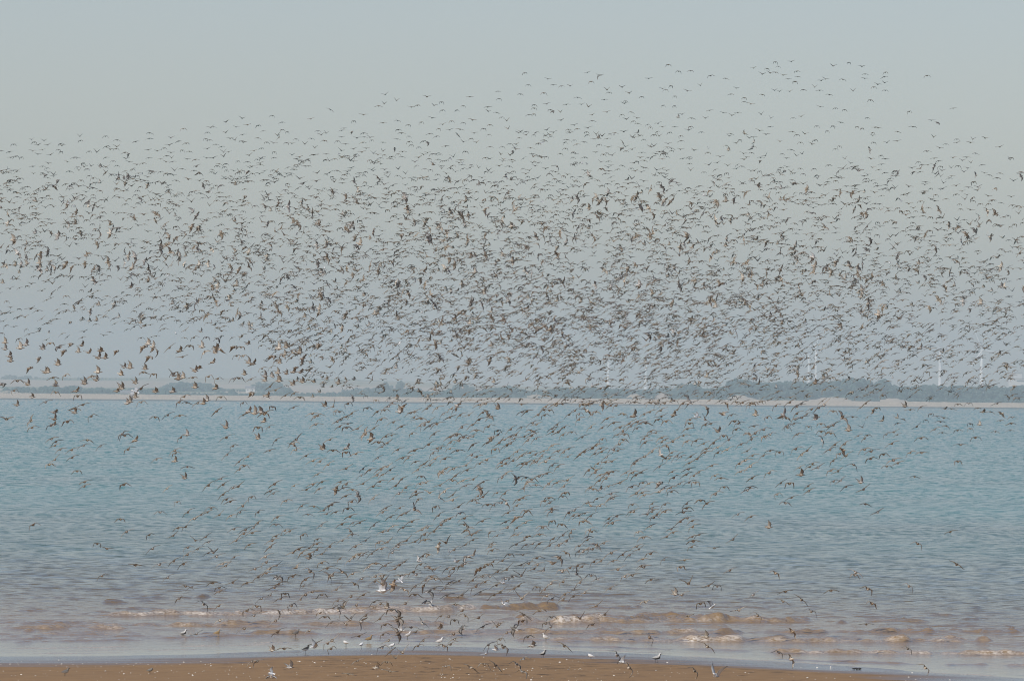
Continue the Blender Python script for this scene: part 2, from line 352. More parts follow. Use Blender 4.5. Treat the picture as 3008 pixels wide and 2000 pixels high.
def belt(name, prof, d0, dj, rad, step, label, gap=()):
    G_ = G(); px = np.array([p[0] for p in prof]); py = np.array([p[1] for p in prof])
    x = px[0]
    while x < px[-1]:
        xx = x + random.uniform(-step, step) * .7
        if not any(a < xx < c for a, c in gap):
            d = d0 + random.uniform(-dj, dj)
            top = at(xx, np.interp(xx, px, py) + random.uniform(-1, 4), d); gz = float(far_h(top[0], top[1]))
            hgt = top[2] - gz
            if hgt > 1.2:
                r = min(rad * random.uniform(.7, 1.3), hgt * .6)
                z = top[2] - r * .8
                while z > gz - r * .3:
                    clump(G_, np.array([top[0] + random.uniform(-r, r) * .7, top[1] + random.uniform(-6, 6), z]), r * random.uniform(.7, 1.15))
                    z -= r * random.uniform(.8, 1.3)
        x += step * random.uniform(.6, 1.3)
    o = link(name, G_.mesh(name, False), FOL); tag(o, label, kind='stuff'); return o
NEAR = [(-1500, 1130), (-400, 1138), (0, 1143), (40, 1135), (100, 1138), (150, 1133), (230, 1132), (242, 1142), (290, 1138), (330, 1143), (380, 1142), (440, 1139), (480, 1143), (500, 1151), (620, 1153), (660, 1150), (680, 1146), (692, 1156), (740, 1153), (830, 1151), (850, 1144), (870, 1155), (900, 1150), (930, 1153), (1000, 1151), (1100, 1146), (1160, 1151), (1250, 1149), (1330, 1144), (1345, 1151), (1400, 1151), (1440, 1143), (1460, 1135), (1500, 1134), (1530, 1141), (1560, 1152), (1610, 1152), (1640, 1137), (1700, 1141), (1740, 1135), (1800, 1139), (1850, 1142), (1880, 1152), (1930, 1152), (1990, 1150), (2000, 1126), (2040, 1125), (2060, 1140), (2130, 1136), (2150, 1116), (2180, 1113), (2200, 1120), (2280, 1122), (2330, 1118), (2370, 1125), (2440, 1119), (2470, 1114), (2540, 1111), (2565, 1118), (2572, 1129), (2590, 1115), (2610, 1120), (2640, 1136), (2665, 1131), (2690, 1134), (2740, 1127), (2770, 1134), (2810, 1130), (2850, 1137), (2900, 1130), (2940, 1136), (3008, 1131), (3300, 1140), (4500, 1135)]
belt('woodland_edge', NEAR, 6050, 45, 3.0, 5.5, 'dense blue-grey belt of trees just behind the far sea wall', gap=())
belt('hedgerow', [(-1500, 1144), (0, 1151), (500, 1155), (1000, 1158), (1500, 1163), (2000, 1168), (2130, 1169), (2600, 1170), (3008, 1172), (4500, 1190)], 5880, 10, 1.7, 3.6, 'low hedge and scrub along the back of the far sea wall', gap=((2140, 2230), (2370, 2500), (2580, 2670), (1930, 1990)))
MIDB = [(440, 1150), (480, 1135), (500, 1124), (520, 1119), (560, 1122), (600, 1121), (630, 1130), (660, 1142), (742, 1142), (750, 1124), (790, 1122), (830, 1125), (838, 1150), (1000, 1142), (1110, 1136), (1120, 1128), (1150, 1130), (1155, 1138), (1330, 1138), (1345, 1129), (1375, 1129), (1382, 1142), (1430, 1139), (1560, 1145), (1700, 1139), (1890, 1142), (2050, 1135)]
belt('copse', MIDB, 6900, 60, 3.6, 6, 'middle distance copses standing among the pale fields', gap=((840, 1000), (1240, 1320), (1390, 1420)))
RIDGE = [(-1500, 1100), (0, 1104), (30, 1098), (60, 1104), (90, 1102), (130, 1109), (170, 1113), (200, 1109), (230, 1105), (320, 1110), (380, 1113), (460, 1115), (520, 1122), (640, 1126), (750, 1128), (900, 1126), (1100, 1130), (1300, 1133), (1500, 1138), (1900, 1142)]
belt('wooded_ridge', RIDGE, 9300, 150, 6.0, 8, 'faint wooded ridge fading into haze on the left horizon')

def far_tree(px, py, d, wpx, label):
    top = at(px, py, d); gz = float(far_h(top[0], top[1])); hgt = max(top[2] - gz, 5.0); w = wpx / FPX * d / 2
    e = empty('broadleaf_tree', (top[0], top[1], gz)); tag(e, label, 'tree', 'separate trees beyond the far sea wall')
    g_ = G(); g_.tube([(0, 0, -.5), (.1, 0, hgt * .3), (0, .1, hgt * .7)], [.55, .38, .12], 7)
    for k in range(6):
        a = k * 1.05; g_.tube([(0, 0, hgt * .35), (math.cos(a) * w * .6, math.sin(a) * w * .6, hgt * .65)], [.2, .05], 5)
    link('trunk', g_.mesh('trunk'), BARK, e)
    g_ = G()
    for k in range(150):
        v = rng.normal(0, 1, 3); v /= np.linalg.norm(v); r = rng.uniform(.35, 1) ** .5
        c = np.array([v[0] * w * r, v[1] * w * r, hgt * .58 + v[2] * hgt * .42 * r]); clump(g_, c, rng.uniform(.5, 1.25), .85)
    link('crown', g_.mesh('crown', False), FOL, e)
far_tree(1176, 1119, 6850, 24, 'round-topped tree on the skyline above the pale field left of centre')
far_tree(1132, 1122, 6860, 17, 'small dark tree just left of the round-topped skyline tree')
far_tree(1360, 1126, 6840, 32, 'broad low tree on the skyline a little left of centre')
far_tree(2168, 1108, 6040, 42, 'tallest dark tree left of the first pair of wind turbines')
far_tree(2492, 1106, 6050, 60, 'broad tree rising above the wood between the turbines')
far_tree(2595, 1111, 6030, 34, 'tree beside the notch in the wood left of the big turbine')
far_tree(848, 1140, 6060, 20, 'small rounded bush-like tree alone on the pale field')
far_tree(684, 1144, 6060, 16, 'little tree in the hedge left of the thin mast')

# turbines
m, t, b, o_ = mat_new('turbine_white'); b.inputs['Roughness'].default_value = .45
t.links.new(ramp(t, noise(t, .3), [(.3, (.87, .86, .84)), (.7, (.92, .91, .88))]), b.inputs['Base Color']); WT = m
def turbine(px, hub_y, d, blade_px, ang, yaw, label):
    hub = at(px, hub_y, d); gz = float(far_h(hub[0], hub[1])); H = hub[2] - gz; L = blade_px / FPX * d
    e = empty('wind_turbine', (hub[0], hub[1], gz)); e.rotation_euler.z = yaw
    tag(e, label, 'wind turbine', 'wind turbines on the right horizon')
    g_ = G(); g_.tube([(0, 0, -1), (0, 0, H * .5), (0, 0, H - 1)], [2.8, 2.4, 1.8], 16); link('tower', g_.mesh('tower'), WT, e)
    g_ = G(); g_.tube([(0, -3.0, H), (0, -2.4, H), (0, 1, H), (0, 5, H), (0, 5.6, H)], [1.2, 1.7, 1.9, 1.6, .9], 10); link('nacelle', g_.mesh('nacelle'), WT, e)
    g_ = G(); g_.tube([(0, -5.2, H), (0, -4.6, H), (0, -3.6, H), (0, -3.05, H)], [.2, .9, 1.3, 1.3], 10); link('hub', g_.mesh('hub'), WT, e)
    for k in range(3):
        a = math.radians(ang + 120 * k); dx, dz = math.sin(a), math.cos(a)
        g_ = G(); V = []; Q = []
        for i, s in enumerate((0.02, .06, .2, .45, .75, 1.0)):
            ch = (1.5, 1.8, 3.2, 2.5, 1.7, .6)[i] * L / 33; th = (1.3, 1.3, .8, .5, .3, .1)[i]
            c = np.array([dx * L * s, -4.2, H + dz * L * s]); nx, nz_ = dz, -dx
            for (u, w) in ((-.35, 0), (0, .5), (.65, 0), (0, -.5)):
                V.append(c + np.array([nx * u * ch, w * th, nz_ * u * ch]))
            if i:
                for q in range(4): Q.append([4 * i - 4 + q, 4 * i - 4 + (q + 1) % 4, 4 * i + (q + 1) % 4, 4 * i + q])
        Q += [[0, 1, 2, 3], [20, 21, 22, 23]]; g_.add(V, Q); link('blade', g_.mesh('blade'), WT, e)
turbine(2884, 1029, 9600, 66, -24, .25, 'tall white wind turbine nearest the right edge, one blade pointing right')
turbine(2762, 1029, 9900, 46, -48, .3, 'white wind turbine second from the right, two blades raised in a V')
turbine(2398, 1012, 10300, 50, 10, .3, 'taller of the two close-set white turbines right of centre')
turbine(2377, 1040, 10800, 34, -52, .3, 'shorter of the two close-set white turbines right of centre')
turbine(1898, 1052, 10500, 36, 20, .2, 'white turbine behind the thickest part of the flock')
turbine(1788, 1056, 10300, 36, 45, .2, 'leftmost white turbine, its tower showing under the flock')

# buildings and the mast
def simple_mat(name, c0, c1, sc=.8, r=.8):
    m, t, b, o_ = mat_new(name); t.links.new(ramp(t, noise(t, sc), [(.35, c0), (.65, c1)]), b.inputs['Base Color']); b.inputs['Roughness'].default_value = r; return m
WALLM = simple_mat('rendered_wall', (.62, .60, .56), (.72, .70, .66)); ROOFM = simple_mat('roof_sheet', (.22, .2, .19), (.3, .28, .27))
PALE = simple_mat('pale_boards', (.42, .34, .28), (.52, .43, .36)); GLASSM = simple_mat('dark_pane', (.03, .04, .05), (.05, .06, .07), r=.2)
def house(px, py, d, w, dp, hw, hr, label, wallm, roofm, name='farmhouse', zoff=None):
    p = at(px, py, d); gz = float(far_h(p[0], p[1])) if zoff is None else p[2]
    e = empty(name, (p[0], p[1], gz)); tag(e, label, 'building')
    g_ = G(); g_.box((-w / 2, 0, -1), (w / 2, dp, hw)); g_.add([(-w / 2, 0, hw), (-w / 2, dp, hw), (-w / 2, dp / 2, hw + hr - .2)], [[0, 1, 2, -1]])
    g_.add([(w / 2, 0, hw), (w / 2, dp, hw), (w / 2, dp / 2, hw + hr - .2)], [[0, 2, 1, -1]]); link('wall', g_.mesh('wall', False), wallm, e)
    g_ = G(); k = .5
    V = [(-w / 2 - k, -k, hw), (w / 2 + k, -k, hw), (w / 2 + k, dp / 2, hw + hr), (-w / 2 - k, dp / 2, hw + hr), (-w / 2 - k, dp + k, hw), (w / 2 + k, dp + k, hw)]
    V += [(x, y, z - .25) for x, y, z in V]
    g_.add(V, [[0, 1, 2, 3], [3, 2, 5, 4], [7, 6, 9, 8], [8, 9, 10, 11], [0, 6, 7, 1], [4, 5, 11, 10], [0, 3, 9, 6], [3, 4, 10, 9], [1, 7, 8, 2], [2, 8, 11, 5]])
    link('roof', g_.mesh('roof', False), roofm, e)
    n = max(2, int(w / 3.5))
    for i in range(n):
        x = -w / 2 + (i + .5) * w / n; g_ = G(); g_.box((x - .55, -.06, hw * .45), (x + .55, .03, hw * .45 + 1.3)); link('window', g_.mesh('window', False), GLASSM, e)
    return e
house(372, 1153, 6000, 11, 7, 3.6, 2.4, 'small whitish farmhouse low among the trees at far left', WALLM, ROOFM)
house(735, 1140, 6700, 9, 6, 4.6, 2.2, 'tiny white house on the field by the thin mast', WALLM, ROOFM)
e = house(1962, 1172, 5990, 15, 11, 4.4, 4.2, 'pale barn with a pointed gable facing the sea right of centre', PALE, PALE, 'barn'); e.rotation_euler.z = math.radians(88)
# big pale works building at the right edge
p = at(3010, 1106, 8600); gz = float(far_h(p[0], p[1])); e = empty('works_building', (p[0], p[1], gz)); tag(e, 'pale flat-roofed works building above the wood at the right edge', 'building')
hb = p[2] - gz + 4
g_ = G(); g_.box((-20, 0, -1), (26, 24, hb - 7)); g_.box((-20, 3, hb - 6.99), (-3, 20, hb)); link('wall', g_.mesh('wall', False), WALLM, e)
g_ = G(); g_.box((-20.6, -.6, hb - 7), (-1.8, 2.9, hb - 6.3)); g_.box((-2.9, -.6, hb - 7.0), (26.6, 24.6, hb - 6.2)); g_.box((-20.5, 2.5, hb), (-2.5, 20.5, hb + .7)); link('roof', g_.mesh('roof', False), ROOFM, e)
g_ = G(); g_.box((-10, -.1, hb - 10.5), (22, .05, hb - 8.6)); link('window', g_.mesh('window', False), GLASSM, e)
# lattice mast
MET = simple_mat('galvanised_steel', (.35, .36, .37), (.45, .46, .47), r=.5)
p = at(738, 1024, 6700); gz = float(far_h(p[0], p[1])); h = p[2] - gz
e = empty('lattice_mast', (p[0], p[1], gz)); tag(e, 'thin pale lattice mast rising above the fields at left', 'mast')
g_ = G(); r0, r1 = 1.0, .35; cr = []
for k in range(3):
    a = k * 2.094; g_.tube([(r0 * math.cos(a), r0 * math.sin(a), -1), (r1 * math.cos(a), r1 * math.sin(a), h)], [.11, .07], 5)
nb = 22
for i in range(nb):
    for k in range(3):
        a, c = k * 2.094, (k + 1) * 2.094; s, s2 = i / nb, (i + 1) / nb; ra, rb = r0 + (r1 - r0) * s, r0 + (r1 - r0) * s2
        g_.tube([(ra * math.cos(a), ra * math.sin(a), s * h), (rb * math.cos(c), rb * math.sin(c), s2 * h)], [.05, .05], 4)
link('lattice', g_.mesh('lattice', False), MET, e)
g_ = G(); g_.tube([(0, 0, h), (0, 0, h + 5)], [.08, .04], 5); link('antenna', g_.mesh('antenna'), MET, e)

# ------------------------------------------------------------------ birds
m, t, b, o_ = mat_new('plumage')
a_ = N(t, 'ShaderNodeAttribute', attribute_name='col')
oi = N(t, 'ShaderNodeObjectInfo'); br = mathn(t, 'ADD', .85, mathn(t, 'MULTIPLY', oi.outputs['Random'], .3))
sp_ = mathn(t, 'ADD', .8, mathn(t, 'MULTIPLY', noise(t, 90, 3, .6), .4))
hs = N(t, 'ShaderNodeHueSaturation'); t.links.new(a_.outputs['Color'], hs.inputs['Color']); t.links.new(mathn(t, 'MULTIPLY', br, sp_), hs.inputs['Value'])
t.links.new(hs.outputs[0], b.inputs['Base Color']); b.inputs['Roughness'].default_value = .75
b.inputs['Specular IOR Level'].default_value = .25
PLUM = m
PAL = {   # back, belly, head, upper wing, wing tip, under wing, rump, bill
 'brown': dict(back=(.175, .135, .09), belly=(.58, .50, .40), head=(.15, .12, .09), up=(.15, .118, .08), tip=(.065, .055, .042), un=(.38, .34, .28), rump=(.30, .27, .23), bill=(.03, .025, .02)),
 'grey': dict(back=(.15, .14, .125), belly=(.66, .63, .58), head=(.17, .15, .13), up=(.075, .072, .066), tip=(.03, .04, .04), un=(.42, .40, .37), rump=(.42, .41, .39), bill=(.02, .02, .02)),
 'rufous': dict(back=(.17, .12, .08), belly=(.38, .29, .20), head=(.20, .15, .10), up=(.16, .125, .09), tip=(.045, .04, .035), un=(.34, .28, .22), rump=(.30, .25, .20), bill=(.03, .025, .02)),
 'tan': dict(back=(.27, .22, .155), belly=(.68, .62, .52), head=(.25, .20, .14), up=(.25, .205, .145), tip=(.07, .06, .05), un=(.56, .51, .43), rump=(.5, .46, .4), bill=(.03, .025, .02)),
 'white': dict(back=(.42, .44, .46), belly=(.80, .80, .78), head=(.80, .80, .78), up=(.42, .44, .46), tip=(.05, .05, .05), un=(.72, .73, .74), rump=(.8, .8, .8), bill=(.45, .25, .05)),
 'pied': dict(back=(.03, .03, .03), belly=(.8, .8, .78), head=(.03, .03, .03), up=(.03, .03, .03), tip=(.02, .02, .02), un=(.7, .7, .7), rump=(.8, .8, .8), bill=(.6, .12, .03)),
}
def bird(pal, arm, hand, hi=True, bill=1.0):
    P_ = PAL[pal]; nseg = 10 if hi else 6
    R = [(.118 + .04 * bill, .0012, .0012, -.004), (.122, .0042, .0045, 0), (.114, .0125, .0135, .002), (.101, .0185, .020, .005), (.086, .0185, .020, .004), (.071, .0175, .0185, -.001),
         (.052, .0285, .029, -.006), (.022, .0365, .037, -.009), (-.010, .037, .0365, -.009), (-.042, .031, .030, -.007), (-.074, .020, .0175, -.002), (-.096, .015, .0085, .001), (-.128, .027, .0035, .001)]
    if not hi: R = [R[i] for i in (0, 2, 3, 5, 6, 7, 8, 9, 10, 12)]
    ws = [i for i, r in enumerate(R) if r[0] in (.052, .022, -.010, -.042)]
    V = []; C = []; Q = []; n = nseg
    mixf = lambda a, c, f: tuple(a[i] * (1 - f) + c[i] * f for i in range(3))
    for (y, rx, rz, zc) in R:
        for k in range(n):
            a = 2 * math.pi * (k + .5) / n; V.append((rx * 1.12 * math.cos(a), y, zc + rz * 1.15 * math.sin(a)))
            s = math.sin(a)
            if y > .12: c = P_['bill']
            elif y > .08: c = mixf(P_['head'], P_['belly'], .5 if s < -.5 else 0)
            elif y < -.06: c = P_['rump'] if s > -.2 else P_['belly']
            else: c = P_['back'] if s > .25 else (P_['belly'] if s < -.2 else mixf(P_['back'], P_['belly'], .5))
            C.append(c)
    for i in range(len(R) - 1):
        for k in range(n):
            k2 = (k + 1) % n
            if i in ws[:-1] and (k == n - 1 or k == n // 2 - 1): continue
            Q.append([i * n + k, i * n + k2, (i + 1) * n + k2, (i + 1) * n + k])
    for base, yz in ((0, 1), ((len(R) - 1) * n, -1)):
        V.append((0, R[0][0] + .001 if yz > 0 else R[-1][0] - .003, R[0][3] if yz > 0 else R[-1][3])); C.append(P_['bill'] if yz > 0 else P_['rump']); j = len(V) - 1
        for k in range(n): Q.append([base + k, base + (k + 1) % n, j, -1])
    T = (.10, .22, .40, .58, .80, 1.0) if hi else (.18, .40, .68, 1.0)
    LE = lambda s: np.interp(s, (0, .1, .25, .42, .6, .8, 1), (.052, .058, .074, .088, .066, .018, -.052))
    TE = lambda s: np.interp(s, (0, .1, .25, .42, .6, .8, 1), (-.042, -.052, -.048, -.038, -.032, -.038, -.060))
    semi = .255; m_ = len(ws)
    for sgn in (1, -1):
        top = 0 if sgn > 0 else n // 2 - 1; bot = n - 1 if sgn > 0 else n // 2
        prev = [ws[q] * n + top for q in range(m_)] + [ws[q] * n + bot for q in range(m_ - 1, -1, -1)]
        x, z, last = .034, -.003, .12
        for s in T:
            ang = math.radians(arm if s <= .25 else (arm * .55 + hand * .45 if s <= .42 else hand)); ds = (s - last + (.12 if s == T[0] else 0)) * semi if s != T[0] else s * semi * .6
            x += math.cos(ang) * ds; z += math.sin(ang) * ds; last = s
            th = (.0105 if hi else .013) * (1 - s) + (.0022 if hi else .0055); cur = []; b0 = len(V)
            for side in (0, 1):
                for q in (range(m_) if side == 0 else range(m_ - 1, -1, -1)):
                    f = q / (m_ - 1); y = LE(s) + (TE(s) - LE(s)) * f; bulge = (.25, 1, .75, .15)[q]
                    zo = th * (bulge if side == 0 else -.35 * bulge) + .006 * math.sin(math.pi * f)
                    V.append((sgn * (x - math.sin(ang) * zo), y, z + math.cos(ang) * zo)); cur.append(len(V) - 1)
                    if side == 0: c = mixf(P_['up'], P_['tip'], min(1, max(0, (s - .35) * 1.8)) * (1 if f < .6 else .8)); c = mixf(c, (.55, .52, .48), .55) if (q == 2 and .2 < s < .85 and pal != 'white') else c
                    else: c = mixf(P_['un'], P_['tip'], min(1, max(0, (s - .6) * 1.3)) if q != 0 else .6)
                    C.append(c)
            L = len(cur)
            for q in range(L):
                q2 = (q + 1) % L; f4 = [prev[q], prev[q2], cur[q2], cur[q]]; Q.append(f4 if sgn < 0 else f4[::-1])
            prev = cur
        V.append(tuple(np.mean([V[i] for i in prev], 0) + np.array([sgn * .004, -.012, 0]))); C.append(P_['tip']); j = len(V) - 1
        for q in range(len(prev)):
            q2 = (q + 1) % len(prev); Q.append([prev[q], prev[q2], j, -1] if sgn < 0 else [prev[q2], prev[q], j, -1])
    return np.array(V), np.array(Q), np.array(C)
WING = dict(V=(58, 42), v=(38, 26), h=(7, -9), a=(15, -18), n=(26, -58), N=(36, -80), d=(-22, -50), u=(66, 56), b=(28, -42), g=(-2, -26), k=(38, 6), m=(10, 8), q=(-14, -30))
_lo = {}; _hi = {}
def lo(pal, w):
    if (pal, w) not in _lo: _lo[(pal, w)] = bird(pal, *WING[w], hi=False)
    return _lo[(pal, w)]
def hi_mesh(pal, w):
    if (pal, w) not in _hi:
        V, Q, C = bird(pal, *WING[w]); me = mesh_np('wader', V, Q, C); me.materials.append(PLUM); _hi[(pal, w)] = me
    return _hi[(pal, w)]

